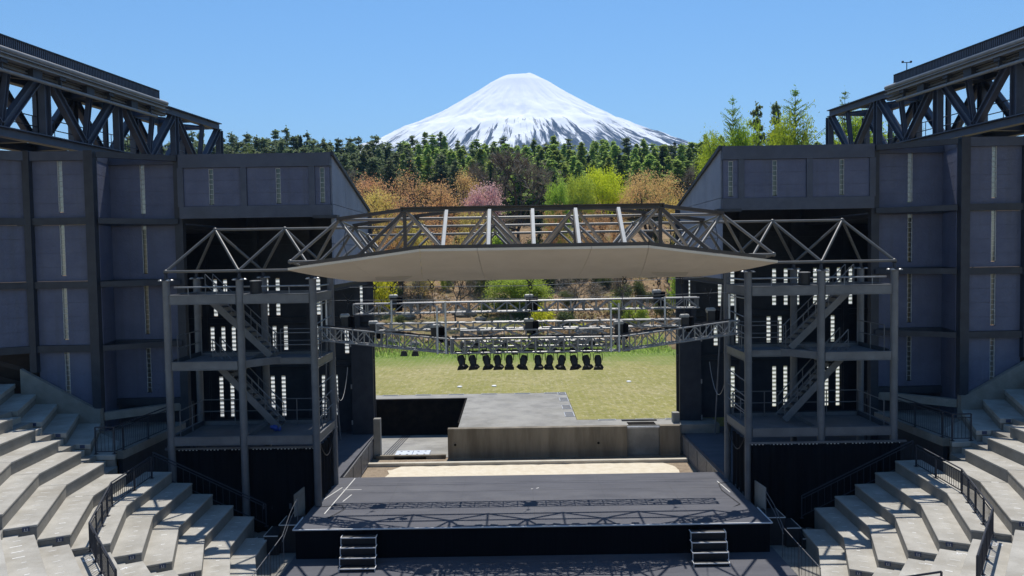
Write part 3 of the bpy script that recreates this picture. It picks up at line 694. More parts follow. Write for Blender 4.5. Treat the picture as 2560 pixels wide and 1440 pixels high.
    for o_ in (0, 1.7):
        for zc, hh, yb in ((15.62, .3, 33.45), (13.52, .29, 33.45)):
            g = MB(); g.ibeam(TP(y0, zc, o_), TP(yb, zc, o_), .36, hh*KT, .045); g.build('chord', 'steel', rtm)
        yy = 33.45; k = 0
        while yy > 12:
            g = MB(); g.ibeam(TP(yy, 13.66, o_), TP(yy, 15.47, o_), .3, .33, .04, (D.x*-s, D.y, 0)); g.build('post', 'steel', rtm)
            g = MB(); g.ibeam(TP(yy-.15, 15.45, o_), TP(yy-1.62, 13.7, o_), .28, .3, .04); g.build('diagonal', 'steel', rtm)
            g = MB(); g.ibeam(TP(yy-3.25, 15.45, o_), TP(yy-1.80, 13.7, o_), .28, .3, .04); g.build('diagonal', 'steel', rtm)
            g = MB(); g.ibeam(TP(yy-1.71, 13.68, o_), TP(yy-1.71+(.35 if o_ == 0 else 0), 15.46, o_), .18, .2, .03); g.build('hanger', 'steel', rtm)
            yy -= 3.4
    yy = 33.3
    while yy > 12:
        for zc in (15.6, 13.55):
            g = MB(); g.bar(TP(yy, zc, .1), TP(yy, zc, 1.6), .2, .22); g.build('cross_beam', 'steel', rtm)
        g = MB(); g.bar(TP(yy, 15.55, .15), TP(yy-1.7, 15.55, 1.55), .11, .11); g.build('wind_brace', 'steel', rtm); yy -= 1.7
    yf = 28.4
    g = MB(); n = int((yf-y0)/.075)
    for i in range(n):                                       # ribbed sheet
        a = y0+(yf-y0)*i/n; b = y0+(yf-y0)*(i+.55)/n; c = y0+(yf-y0)*(i+1)/n
        g.bar(TP(a, 15.94, -.42), TP(b, 15.94, -.42), .05, .35); g.bar(TP(b, 15.94, -.395), TP(c, 15.94, -.395), .05, .35)
    g.build('ribbed_fascia', 'steel', rtm)
    g = MB(); g.bar(TP(y0, 16.09, -.4), TP(yf+.02, 16.09, -.4), .18, .045); g.build('fascia_cap', 'darksteel', rtm)
    g = MB(); g.bar(TP(yf+.03, 15.94, -.44), TP(yf+.03, 15.94, 1.5), .07, .38); g.build('end_plate', 'steel', rtm)
    g = MB(); g.prism([tuple(TP(y, 0, o)[:2]) for y, o in ((y0, -.37), (yf, -.37), (yf, 1.5), (y0, 1.5))], TP(y0, 15.99).z, TP(y0, 16.05).z); g.build('roof_sheet', 'steel', rtm)
    g = MB(); g.tube(TP(y0, 15.72, -.44), TP(28.9, 15.72, -.44), .1, 10); g.build('gutter_pipe', 'gutter', rtm, smooth=True)
    g = MB(); g.ibeam(TP(y0, 15.55, -.36), TP(28.9, 15.55, -.36), .34, .21, .04); g.build('rail_beam', 'gutter', rtm)
    g = MB(); g.ibeam(TP(y0, 15.38, -.1), TP(29.2, 15.38, -.1), .26, .18, .04); g.build('rail_beam', 'towersteel', rtm)
    g = MB(); g.tube(TP(y0, 15.16, -.34), TP(28.4, 15.16, -.34), .072, 10); g.build('service_pipe', 'gutter', rtm, smooth=True)
    yy = 28.0
    while yy > 12:
        g = MB(); g.bar(TP(yy, 15.5, -.34), TP(yy, 15.14, -.34), .13, .07); g.bar(TP(yy-.1, 15.42, -.34), TP(yy+.15, 15.42, -.34), .24, .16); g.build('pipe_hanger', 'darksteel', rtm)
        g = MB(); g.bar(TP(yy-1.1, 15.34, -.2), TP(yy-.75, 15.34, -.2), .44, .36); g.build('bogie_box', 'darksteel', rtm); yy -= 2.25
    # walkway and its rail inside the truss
    wr = MB(); wr.bar(TP(y0, 13.72, 1.0), TP(33.3, 13.72, 1.0), 1.1, .05); wr.build('catwalk', 'darksteel', rtm)
    g = MB()
    for zc in (14.52, 14.2, 13.9): g.tube(TP(y0, zc, 1.35), TP(32.9, zc, 1.35), .023, 6)
    yy = 32.9
    while yy > 12: g.tube(TP(yy, 13.7, 1.35), TP(yy, 14.52, 1.35), .02, 6); yy -= .95
    g.build('catwalk_rail', 'blue' if False else 'steel', rtm)
    lp = TP(28.9, 15.78, .1)
    wlm = thing('warning_lamp', 'small red and dark blue signal box on the end of the %s roof rail' % SIDE[s], 'signal box', lp, 'signal boxes on the roof rails')
    g = MB(); g.box(lp.x-.11, lp.x+.03, lp.y-.1, lp.y+.1, lp.z, lp.z+.42); g.build('lens_box', 'red', wlm, bevel=.01)
    g = MB(); g.box(lp.x+.035, lp.x+.15, lp.y-.12, lp.y+.1, lp.z, lp.z+.46); g.build('housing', 'plate', wlm, bevel=.01)
    if s > 0:
        p = TP(28.75, 16.0, .3); ws = thing('wind_sensor', 'thin wind sensor mast on the end of the right roof', 'wind sensor', p)
        g = MB(); g.tube(p, p+Vector((0,0,.85)), .022); g.tube(p, p+Vector((0,0,.5)), .04); g.build('mast', 'darksteel', ws)
        g = MB(); g.bar(p+Vector((-.2,0,.85)), p+Vector((.2,0,.85)), .03, .03); g.build('cross_arm', 'darksteel', ws)
        for e in (-1, 1):
            g = MB(); g.ball(p+Vector((e*.2,0,.88)), .06, 8); g.build('cup', 'darksteel', ws)

# ------------------------------------------------------------------ lighting towers
TX = (7.68, 10.26, 12.85); TY0, TY1 = 26.8, 29.4
for s in (-1, 1):
    tw = thing('stage_tower', '%s steel tower of round columns, decks and stairs beside the stage' % ('left' if s < 0 else 'right'), 'tower', (10.3*s, 28, 0), 'steel towers beside the stage')
    zt = 9.12
    for x in TX:
        for y in (TY0, TY1):
            g = MB(); g.tube((x*s, y, -.02), (x*s, y, zt), .128, 18); cl = g.build('column', 'towersteel', tw, smooth=True)
            g = MB(); g.lathe((x*s, y, zt), [(0, .15), (.03, .15), (.05, .07), (.22, .05), (.26, .1)], (0, 0, 1), 14); g.build('bearing', 'darksteel', cl, smooth=True)
            g = MB()
            for a in range(4):
                ca, sa = math.cos(PI/4+a*PI/2), math.sin(PI/4+a*PI/2); g.lathe((x*s+ca*.19, y+sa*.19, zt-.02), [(0, .085), (.03, .085), (.06, .04)], (0, 0, 1), 10)
            g.build('bolt_cap', 'alu', cl)
            g = MB()
            for z in (3.2, 5.9): g.lathe((x*s, y, z), [(0, .14), (.06, .14)], (0, 0, 1), 18)
            g.build('collar', 'towersteel', cl, smooth=True)
    def bm(p, q, h=.33, wd=.18, name='beam', mat='towersteel'):
        g = MB(); g.ibeam(p, q, wd, h, .025); g.bar(p, q, wd*.8, h-.06); return g.build(name, mat, tw)
    for z, h in ((3.40, .31), (8.43, .34)):
        for a, b in ((0, 1), (1, 2)):
            for y in (TY0, TY1): bm(((TX[a]+.13)*s, y, z), ((TX[b]-.13)*s, y, z), h)
        for x in TX: bm((x*s, TY0+.14, z), (x*s, TY1-.14, z), h)
    z = 6.08
    bm(((TX[1]+.13)*s, TY0, z), ((TX[2]-.13)*s, TY0, z), .31); bm(((TX[0]+.13)*s, 28.0, z-.02), ((TX[1]+.0)*s, 28.0, z-.02), .24)
    for a, b in ((0, 1), (1, 2)): bm(((TX[a]+.13)*s, TY1, z), ((TX[b]-.13)*s, TY1, z), .3)
    for x in TX: bm((x*s, TY0+.14 if x > 8 else TY0+.14, z), (x*s, TY1-.14, z), .3)
    g = MB(); g.bar((TX[1]*s, TY0+.1, z+.02), ((TX[1]-1.0)*s, 28.0, z+.02), .12, .26); g.build('brace_beam', 'towersteel', tw)
    # decks: left open round the stair wells
    g = MB(); g.prism([(x*s, y) for x, y in ((12.75, 26.95), (12.75, 29.3), (12.3, 29.3), (12.3, 28.9), (9.7, 28.9), (9.7, 29.3), (7.8, 29.3), (7.8, 28.08), (9.55, 28.08), (10.15, 27.6), (10.15, 26.95))], z+.02, z+.055); g.build('deck', 'towersteel', tw)
    g = MB(); g.prism([(x*s, y) for x, y in ((7.8, 26.95), (12.75, 26.95), (12.75, 29.3), (7.8, 29.3))], 3.36, 3.42); g.build('deck', 'towersteel', tw)
    for zz, y in ((3.5, TY1-.05), (6.2, TY1-.05)):
        g = MB(); g.bar((7.8*s, y, zz), (12.75*s, y, zz), .02, .2); g.bar((12.72*s, TY0+.1, zz), (12.72*s, TY1-.1, zz), .02, .2); g.build('toe_board', 'darksteel', tw)
    # top service pipe
    g = MB(); g.tube((7.8*s, TY0+.28, 8.86), (12.7*s, TY0+.28, 8.86), .03, 8); 
    for x in (8.6, 9.6, 11.2, 12.2): g.tube((x*s, TY0+.28, 8.58), (x*s, TY0+.28, 8.86), .015, 6)
    g.build('lamp_pipe', 'alu', tw, smooth=True)
    g = MB(); g.tube((7.72*s, TY0+.1, 8.82), (7.72*s, TY1-.1, 8.82), .03, 8); g.tube((7.72*s, TY0+.1, 8.15), (7.72*s, TY1-.1, 8.15), .025, 8); g.build('lamp_pipe', 'alu', tw, smooth=True)
    # railings on decks
    def rail(zb, pts, zs=(.55, 1.0)):
        g = MB()
        for zz in zs: g.path([(x*s, y, zb+zz) for x, y in pts], .02, 6)
        for a, b in zip(pts[:-1], pts[1:]):
            L = math.hypot(b[0]-a[0], b[1]-a[1]); n = max(1, round(L/1.25))
            for i in range(n+1):
                x = a[0]+(b[0]-a[0])*i/n; y = a[1]+(b[1]-a[1])*i/n; g.tube((x*s, y, zb), (x*s, y, zb+zs[-1]), .02, 6)
        return g.build('deck_railing', 'towersteel', tw, smooth=True)
    rail(3.42, [(7.85, 29.2), (12.65, 29.2), (12.65, 27.1)]); rail(6.13, [(7.85, 29.2), (9.6, 29.2)]); rail(6.13, [(12.65, 29.2), (12.65, 27.1)]); rail(6.13, [(7.85, 28.15), (9.5, 28.15)], (.5, .95))
    rail(3.42, [(7.8, 27.0), (7.8, 29.2)], (.5, .95)); rail(6.13, [(7.8, 27.3), (7.8, 29.2)])
    for zz in (4.75, 5.3, 7.0, 7.6, 4.2):
        g = MB(); g.tube((7.66*s, TY0+.12, zz-.12), (7.66*s, TY1-.12, zz+.0), .022, 6); g.build('side_rail', 'towersteel', tw, smooth=True)
    # stairs
    for (xt, ztp, xbm, zbm, ys) in ((11.95, 8.5, 9.62, 6.13, 28.35), (11.75, 6.1, 9.4, 3.44, 28.35)):
        sr = MB(); sr.bar((xt*s, ys-.36, ztp), (xbm*s, ys-.36, zbm+.12), .04, .24); stair = sr.build('stair', 'towersteel', tw)
        g = MB(); g.bar((xt*s, ys+.36, ztp), (xbm*s, ys+.36, zbm+.12), .04, .24); g.build('stringer', 'towersteel', stair)
        n = 12; g = MB()
        for i in range(n):
            f = (i+.5)/n; x = xt+(xbm-xt)*f; zz = ztp+(zbm+.05-ztp)*f+.05; g.box((x-.13)*s, (x+.13)*s, ys-.335, ys+.335, zz-.02, zz+.015)
        g.build('treads', 'darksteel', stair)
        for e in (-.36, .36):
            g = MB(); U = Vector((0, 0, .8)); a = Vector((xt*s, ys+e, ztp)); b = Vector((xbm*s, ys+e, zbm+.1))
            g.tube(a+U, b+U, .02, 6); g.tube(a+U*.55, b+U*.55, .016, 6)
            for i in range(6): p = a+(b-a)*(i/5); g.tube(p, p+U, .016, 6)
            g.build('stair_rail', 'towersteel', stair, smooth=True)
    # curtain under the base deck
    cy = 27.05 if s < 0 else 26.6
    g = MB(); n = 120; vs = []; rnd = random.Random(5)
    for zi in range(7):
        z = 3.02-3.02*zi/6
        for i in range(n+1):
            x = 7.72+(13.0-7.72)*i/n; y = cy+.05*math.sin(i*.85)*(.4+.6*zi/6)+.03*math.sin(i*.31+zi*.2)
            vs.append((x*s, y, z))
    m = n+1
    fs = [(zi*m+i, zi*m+i+1, (zi+1)*m+i+1, (zi+1)*m+i) for zi in range(6) for i in range(n)]
    cu = thing('stage_curtain', 'black curtain hanging under the %s tower beside the seats' % SIDE[s], 'curtain', (10.3*s, cy, 0), 'black curtains under the towers')
    g.add(vs, fs); o = g.build('cloth', 'cloth', cu, smooth=True); sm = o.modifiers.new('thick', 'SOLIDIFY'); sm.thickness = .012
    g = MB(); vs2 = []
    for zi in range(7):
        z = 3.02-3.02*zi/6
        for i in range(41): vs2.append(((7.72+.03*math.sin(i*.8))*s, cy+2.3*i/40, z))
    g.add(vs2, [(zi*41+i, zi*41+i+1, (zi+1)*41+i+1, (zi+1)*41+i) for zi in range(6) for i in range(40)]); o = g.build('side_cloth', 'cloth', cu, smooth=True)
    g = MB(); g.bar((7.66*s, cy, 3.06), (13.2*s, cy, 3.06), .05, .07); g.build('curtain_rail', 'towersteel', cu)
    for i in range(42):
        x = 7.75+5.2*i/41; g = MB(); g.box((x-.02)*s, (x+.02)*s, cy-.02, cy+.02, 2.99, 3.03); g.build('tie', 'mark', cu)
    dp = Vector((9.78*s, 27.1, 8.6)); dm = thing('lamp_drum', 'squat black drum on the top beam of the %s tower' % SIDE[s], 'drum', dp, 'black drums on the towers')
    g = MB(); g.lathe(dp, [(0, .17), (.02, .2), (.42, .21), (.44, .19)], (0, 0, 1), 16); g.build('body', 'black', dm, smooth=True)
    g = MB(); g.lathe(dp+Vector((0,0,.44)), [(0, .22), (.025, .22), (.04, .12)], (0, 0, 1), 16); g.build('lid', 'alu', dm, smooth=True)
    # cable loop beside the tower
    pts = []
    for i in range(15):
        f = i/14; pts.append(((8.05-.75*f*.0+.15)*s if False else (7.66)*s + (-.0)*s, 29.4+2.6*f, 5.2-1.15*math.sin(PI*f)**.8))
    g = MB(); g.path(pts, .012, 6); tag(g.build('hanging_cable', 'rope', smooth=True), 'pale looped cable hanging behind the %s tower' % SIDE[s], 'cable', 'hanging cables')
    pts = [(7.62*s, 26.9+2.4*i/12, 3.3-.8*math.sin(PI*i/12)) for i in range(13)]
    g = MB(); g.path(pts, .02, 6); tag(g.build('hanging_cable', 'black', smooth=True), 'black looped cable under the base deck of the %s tower' % SIDE[s], 'cable', 'hanging cables')
p = pix(687, 1057, 28.0)
g = MB(); rnd = random.Random(2)
for i in range(5): g.ball((p.x+rnd.uniform(-.13,.13), p.y+rnd.uniform(-.1,.1), 3.5+rnd.uniform(0,.12)), .1, 8)
tag(g.build('blue_bundle', 'blue', smooth=True), 'small blue bundle at the foot of the left tower stair', 'bundle')

# ------------------------------------------------------------------ space frame over the stage
sf = thing('space_frame', 'long grey tubular space frame spanning between the two towers', 'space frame', (0, 27, 9.4))
ROW = {'A': (23.0, 11.24, 4), 'B': (25.55, 11.09, 6), 'C': (28.1, 10.93, 10), 'D': (30.7, 10.72, 6)}
BAY = 2.57
BOT = {21.7: 10.2, 24.25: 9.72, 26.8: 9.43, 29.4: 9.38, 32.0: 9.3}
def apexes(k):
    y, z, n = ROW[k]; return [Vector((BAY*(i-(n-1)/2), y, z)) for i in range(n)]
def part_tube(name, p, q, r, mat='frame', n=10):
    g = MB(); g.tube(p, q, r, n); return g.build(name, mat, sf, smooth=True)
base_pts = {}
for k in 'ABCD':
    ap = apexes(k); y = ROW[k][0]; ys_ = sorted(BOT, key=lambda b: abs(b-y))[:2]; ys_.sort()
    if k == 'A': ys_ = [24.25]
    if k == 'D': ys_ = [29.4]
    for i, a in enumerate(ap):
        if k == 'A': pass
        for yb in ys_:
            for dx in (-1, 1):
                b = Vector((a.x+dx*BAY/2, yb, BOT[yb])); base_pts[(round(b.x, 2), yb)] = b
                part_tube('diagonal', a, b, .05 if k != 'A' else .052, 'frame')
        if k != 'A':
            g = MB(); g.ball(a, .085, 10); g.build('node_ball', 'frame', sf, smooth=True)
    if k == 'A':
        g = MB(); g.ibeam(ap[0]-Vector((.12,0,0)), ap[-1]+Vector((.12,0,0)), .22, .16, .03); g.build('top_beam', 'brownbeam', sf)
        for a in ap:
            g = MB(); g.bar(a-Vector((0,0,.1)), Vector((a.x, a.y, 9.95)), .1, .1); g.build('upright', 'brownbeam', sf)
    else:
        for a, b in zip(ap[:-1], ap[1:]): part_tube('top_chord', a, b, .05)
for s in (-1, 1):
    for p, q in (((1.285, 23.0, 11.29), (3.855, 25.55, 11.18)), ((3.855, 25.55, 11.18), (6.43, 28.1, 11.02)), ((3.9, 23.0, 11.24), (6.43, 25.55, 11.13))):
        g = MB(); g.bar((p[0]*s, p[1], p[2]), (q[0]*s, q[1], q[2]), .16, .1); g.build('hip_beam', 'brownbeam', sf)
    for p, q in (((3.855, 23.0, 11.2), (5.14, 21.9, 9.9)),):
        g = MB(); g.bar((p[0]*s, p[1], p[2]), (q[0]*s, q[1]+.5, q[2]), .1, .1); g.build('upright', 'brownbeam', sf)
ks = 'ABCD'
for a, b in zip(ks[:-1], ks[1:]):
    for p in apexes(b):
        for q in apexes(a):
            if abs(p.x-q.x) < .1: part_tube('top_tie', p, q, .036)
for (x, yb), b in base_pts.items():
    if yb == 21.7: continue
    g = MB(); g.ball(b, .08, 10); g.build('node_ball', 'frame', sf, smooth=True)
    for dx, dy in ((BAY, 0), (0, 1)):
        for (x2, y2), c in base_pts.items():
            if dx and abs(x2-x-BAY) < .1 and y2 == yb: part_tube('bottom_chord', b, c, .05)
            if dy and abs(x2-x) < .05 and 2 < y2-yb < 3: part_tube('bottom_chord', b, c, .042)
g = MB()
for x in TX:
    for s in (-1, 1):
        for y in (TY0, TY1): g.tube((x*s, y, 9.36), (x*s, y, 9.44), .06, 10)
g.build('bearing_stub', 'darksteel', sf)
for s in (-1, 1):
    g = MB(); g.path([(6.2*s, 25.7, 10.9), (6.3*s, 25.6, 10.3), (6.0*s, 25.4, 9.5)], .012, 5); tag(g.build('stay_wire', 'black'), 'thin stay wire dropping from the %s end of the space frame' % SIDE[s], 'wire', 'stay wires')

# canopy
cn = thing('stage_canopy', 'broad faceted pale acoustic canopy hung under the space frame', 'canopy', (0, 24, 9.4))
def cz(y, x=0): t = (y-21.6)/4.4; return 9.97-.98*t-.10*math.sin(PI*min(1, max(0, t)))
def plate(cols, name):
    """cols: list of (x at front, y front, x at rear, y rear) ruled strips"""
    g = MB(); nn = 7; vs = []
    for (xf, yf, xr, yr) in cols:
        for i in range(nn):
            f = i/(nn-1); x = xf+(xr-xf)*f; y = yf+(yr-yf)*f; vs.append((x, y, cz(y)))
    m = len(cols); fs = []
    for c in range(m-1):
        for i in range(nn-1): fs.append((c*nn+i, c*nn+i+1, (c+1)*nn+i+1, (c+1)*nn+i))
    up_ = [(x, y, z+.07) for x, y, z in vs]; n0 = len(vs)
    fs2 = [tuple(reversed([i+n0 for i in f])) for f in fs]
    edge = []
    loop = [i for i in range(nn)]+[c*nn+nn-1 for c in range(1, m)]+[(m-1)*nn+i for i in range(nn-2, -1, -1)]+[c*nn for c in range(m-2, 0, -1)]
    for a, b in zip(loop, loop[1:]+loop[:1]): edge.append((a, b, b+n0, a+n0))
    g.add(vs+up_, fs+fs2+edge); return g.build(name, 'soffit', cn)
e = .006
plate([(-1.62+e, 21.6, -1.55+e, 26.0), (1.62-e, 21.6, 1.55-e, 26.0)], 'soffit_panel')
for s in (-1, 1):
    plate([((1.62+e)*s, 21.6, (1.55+e)*s, 26.0), ((3.25-e)*s, 21.6, (3.7-e)*s, 26.0)], 'soffit_panel')
    plate([((3.25+e)*s, 21.6, (3.7+e)*s, 26.0), ((5.4)*s, 22.5, (5.0)*s, 26.0)], 'soffit_panel')
    plate([((5.4+e)*s, 22.5, (5.0+e)*s, 26.0), ((7.55)*s, 23.42, (5.9)*s, 25.9), ], 'soffit_panel')
fe = [(-7.1, 23.22), (-3.25, 21.62), (3.25, 21.62), (7.1, 23.22)]
for a, b in zip(fe[:-1], fe[1:]):
    g = MB(); za, zb = cz(a[1])+.13, cz(b[1])+.13; g.bar((a[0], a[1]+.06, za), (b[0], b[1]+.06, zb), .1, .1); g.build('edge_trim', 'brownbeam', cn)
for i in range(5):
    x = (i-2)*1.30; xt = (i-2)*1.285
    g = MB(); g.bar((x, 21.75, 10.12), (xt, 22.82, 11.2), .095, .04, (0, -1, 1)); g.build('fin', 'fin', cn)
    g = MB(); g.bar((x-.065, 21.8, 10.1), (xt-.065, 22.87, 11.18), .025, .07, (0, -1, 1)); g.build('fin_stiffener', 'brownbeam', cn)
for sx_ in (-1, 1):
    g = MB(); vs = []; n = 6
    for i in range(n+1):
        y = 24.75+.75*i/n
        for x in (3.9+.35*i/n, 5.1+.1*i/n): vs.append((x*sx_, y, cz(y)-.006))
    vs += [(x, y, z-.012) for x, y, z in vs]; m = 2*(n+1)
    g.add(vs, [(2*i, 2*i+1, 2*i+3, 2*i+2) for i in range(n)]+[(m+2*i+2, m+2*i+3, m+2*i+1, m+2*i) for i in range(n)]+[(0, 2, m+2, m)]*0+[(0, m, m+1, 1), (2*n, 2*n+1, m+2*n+1, m+2*n)])
    g.build('soffit_patch', 'soffitdark', cn)
# ------------------------------------------------------------------ flown lighting trusses
def box_truss(label, pts, wd, h, bay=.5, plates=(), extra=None):
    c = sum((Vector(p) for p in pts), Vector())/len(pts)
    o = thing('lighting_truss', label, 'lighting truss', c, 'flown lighting trusses')
    for a, b in zip(pts[:-1], pts[1:]):
        a, b = Vector(a), Vector(b); d = (b-a).normalized(); sd_ = d.cross(Vector((0,0,1))).normalized(); uu = Vector((0,0,1))
        cor = [(sx*wd/2, sz*h/2) for sx in (-1, 1) for sz in (-1, 1)]
        for (cx, cz_) in cor:
            g = MB(); g.tube(a+sd_*cx+uu*cz_, b+sd_*cx+uu*cz_, .03, 8); g.build('chord', 'alu', o, smooth=True)
        L = (b-a).length; n = max(1, round(L/bay)); g = MB()
        for i in range(n):
            p, q = a+d*(L*i/n), a+d*(L*(i+1)/n)
            for sx in (-1, 1):
                if i % 2: g.tube(p+sd_*sx*wd/2-uu*h/2, q+sd_*sx*wd/2+uu*h/2, .022, 5)
                else: g.tube(p+sd_*sx*wd/2+uu*h/2, q+sd_*sx*wd/2-uu*h/2, .022, 5)
                g.tube(p+sd_*sx*wd/2-uu*h/2, p+sd_*sx*wd/2+uu*h/2, .022, 5)
            for sz in (-1, 1):
                g.tube(p-sd_*wd/2+uu*sz*h/2, q+sd_*wd/2+uu*sz*h/2, .015, 5); g.tube(p-sd_*wd/2+uu*sz*h/2, p+sd_*wd/2+uu*sz*h/2, .015, 5)
        g.build('bracing', 'alu', o)
        k = 0; m = max(1, round(L/2.4))
        for i in range(m+1):
            p = a+d*min(L-.06, max(.06, L*i/m))
            for sx in (-1, 1):
                g = MB(); g.bar(p+sd_*sx*wd/2-uu*(h/2+.02), p+sd_*sx*wd/2+uu*(h/2+.02), .08, .03, sd_); g.build('joint_plate', 'towersteel', o)
    return o
t_rear = box_truss('rear straight aluminium truss, highest of the flown trusses', [(-6.95, 30.2, 7.78), (6.75, 30.2, 7.84)], .4, .40)
t_mid = box_truss('long slim aluminium truss between front and rear trusses', [pix(942, 818, 27.5), pix(1700, 806, 27.5)], .3, .24)
t_short = box_truss('short aluminium truss just behind the bent front truss', [pix(1152, 836, 27.1), pix(1532, 829, 27.1)], .3, .28, .8)
t_front = box_truss('large bent front truss with two angled arms, lamps below', [(-7.85, 28.6, 7.0), (-2.83, 26.65, 6.68), (3.12, 26.65, 6.68), (7.8, 28.6, 7.01)], .36, .50)
t_back2 = box_truss('low aluminium truss behind the row of black spotlights', [pix(1152, 862, 27.25), pix(1532, 856, 27.25)], .3, .2, .8)
for px, ya, yb, Y in ((978, 752, 822, 27.5), (1092, 765, 885, 26.40), (1113, 755, 885, 26.40), (1527, 758, 880, 26.40), (1547, 758, 880, 26.40), (1662, 742, 810, 27.5), (803, 750, 850, 28.55), (815, 750, 840, 28.6), (1823, 735, 830, 28.6), (1838, 735, 832, 28.55)):
    a, b = pix(px, ya, Y), pix(px, yb, Y); g = MB(); g.tube((a.x, Y, a.z), (a.x, Y, b.z), .036, 8); g.build('upright_pole', 'galv', t_front, smooth=True)
# cable runs on the trusses
rnd = random.Random(11)
for (a, b, n, lab) in (((-7.8, 28.55, 7.28), (-2.9, 26.7, 6.97), 26, 'black cable bundle along the left arm of the bent truss'), ((-2.8, 26.7, 6.97), (3.1, 26.7, 6.97), 30, 'black cable bundle along the middle of the bent truss'), ((3.15, 26.7, 6.97), (7.7, 28.55, 7.29), 26, 'black cable bundle along the right arm of the bent truss'), (tuple(pix(945, 810, 27.5)), tuple(pix(1695, 799, 27.5)), 40, 'black cable bundle lying on the slim middle truss')):
    g = MB()
    for r in range(2):
        g.path([Vector(a).lerp(Vector(b), i/n)+Vector((0, rnd.uniform(-.06, .06)+.1*r, rnd.uniform(-.01, .03))) for i in range(n+1)], .022, 5)
    tag(g.build('cable_bundle', 'black', smooth=True), lab, 'cables', 'cables on the trusses')
# chain hoists
def hoist(label, ring, body, tall=False, proto=[None]):
    rx, ry, rz = ring; bx, by, bz = body
    o = thing('chain_hoist', label, 'chain hoist', (bx, by, bz), 'chain hoists')
    g = MB(); g.lathe((bx-.2, by, bz+.12), [(0, .06), (.03, .10), (.28, .11), (.34, .09), (.36, .05)], (1, 0, 0), 14); g.build('motor', 'motor', o, smooth=True)
    g = MB(); g.box(bx-.15, bx+.12, by-.12, by+.12, bz-.32, bz+.1); g.build('gear_case', 'black', o, bevel=.015)
    g = MB(); g.lathe((bx+.18, by+.05, bz-.45), [(0, .1), (.05, .15), (.55, .16), (.58, .12)], (0, 0, 1), 10); g.build('chain_bag', 'cloth', o, smooth=True)
    g = MB(); top = Vector((rx, ry, rz-.12)); bot = Vector((bx, by, bz+.2)); n = max(4, int((top-bot).length/.07))
    for i in range(n):
        p = bot.lerp(top, i/n); q = bot.lerp(top, (i+.8)/n); off = Vector((.011, 0, 0)) if i % 2 else Vector((0, .011, 0))
        g.tube(p+off, q+off, .007, 4); g.tube(p-off, q-off, .007, 4)
    g.build('chain', 'black', o)
    g = MB(); n = 12; pts = [Vector((rx+.055*math.cos(2*PI*i/n), ry, rz-.06+.075*math.sin(2*PI*i/n))) for i in range(n+1)]; g.path(pts, .02, 6); g.build('ring', 'black', o, smooth=True)
    g = MB(); g.tube((rx, ry, rz), (rx-.16, ry-.1, rz+.24), .012, 5); g.tube((rx, ry, rz), (rx+.16, ry+.15, rz+.24), .012, 5); g.lathe((rx, ry, rz-.02), [(0, .03), (.06, .03)], (0, 0, 1), 8); g.build('sling', 'black', o)
    return o
for lab, ring, body in (
    ('chain hoist on the left arm of the bent truss, near its tower end', (-5.35, 26.0, 8.85), (-5.75, 27.9, 7.28)),
    ('chain hoist at the left bend of the front truss', (-3.35, 25.6, 8.88), (-3.4, 27.0, 7.2)),
    ('chain hoist over the middle of the front truss', (-.02, 26.05, 8.8), (-.05, 27.1, 7.35)),
    ('chain hoist at the right bend of the front truss', (3.15, 25.6, 8.95), (3.15, 27.0, 7.22)),
    ('chain hoist on the right arm of the bent truss, near its tower end', (5.15, 26.0, 8.88), (5.7, 27.9, 7.35)),
    ('rear chain hoist over the left part of the highest truss', (-5.4, 30.0, 8.62), (-5.35, 30.2, 8.12)),
    ('rear chain hoist over the middle of the highest truss', (.04, 30.0, 8.75), (.04, 30.2, 8.05)),
    ('rear chain hoist over the right part of the highest truss', (5.15, 30.0, 8.7), (5.12, 30.2, 8.16)),
    ('hoist motor at the far left end of the bent truss', (-6.9, 28.9, 8.2), (-6.95, 28.6, 7.5)),
    ('hoist motor at the far right end of the bent truss', (6.85, 28.9, 8.2), (6.85, 28.6, 7.52))):
    hoist(lab, ring, body)
g = MB(); g.path([(-8.0, 28.9, 8.22), (-4, 29, 8.18), (0, 29.2, 8.16), (4, 29, 8.2), (7.9, 28.9, 8.3)], .008, 5)
tag(g.build('tension_wire', 'rope'), 'thin pale wire stretched across above the flown trusses', 'wire')
g = MB(); g.path([(-7.7, 33, 8.55), (0, 33, 8.5), (7.7, 33, 8.75)], .012, 5); tag(g.build('tension_wire', 'rope'), 'thin pale wire stretched behind the canopy rear edge', 'wire')

# spotlights
sp = thing('spotlight', '', 'spotlight', (0, 0, 0), 'black spotlights in a row under the front truss')
g = MB(); g.lathe((0, 0, 0), [(-.17, .03), (-.16, .085), (-.06, .115), (.06, .115), (.10, .10), (.17, .10)], (0, -.45, -1), 16); g.build('body', 'black', sp, smooth=True)
g = MB(); ax = Vector((0, -.45, -1)).normalized(); sx = Vector((1, 0, 0)); uy = ax.cross(sx)
c0, c1 = ax*.16, ax*.27
def fl(c, k): return [c+sx*k-uy*k, c+sx*k+uy*k, c-sx*k+uy*k, c-sx*k-uy*k]
a_, b_ = fl(c0, .105), fl(c1, .15)
g.add(a_+b_, [(0,1,5,4),(1,2,6,5),(2,3,7,6),(3,0,4,7),(0,3,2,1)]); g.build('barn_door', 'black', sp)
g = MB(); g.path([(-.135, 0, 0), (-.135, 0, .2), (-.12, 0, .24), (.12, 0, .24), (.135, 0, .2), (.135, 0, 0)], .012, 5); g.tube((0, 0, .24), (0, 0, .42), .014, 6); g.build('yoke', 'black', sp)
g = MB(); g.lathe(tuple(ax*.165), [(0, .07), (.004, .07)], tuple(ax), 12); g.build('lens', 'alu', sp)
SPX = [1152, 1180, 1215, 1242, 1271, 1307, 1343, 1372, 1402, 1433, 1464, 1493]
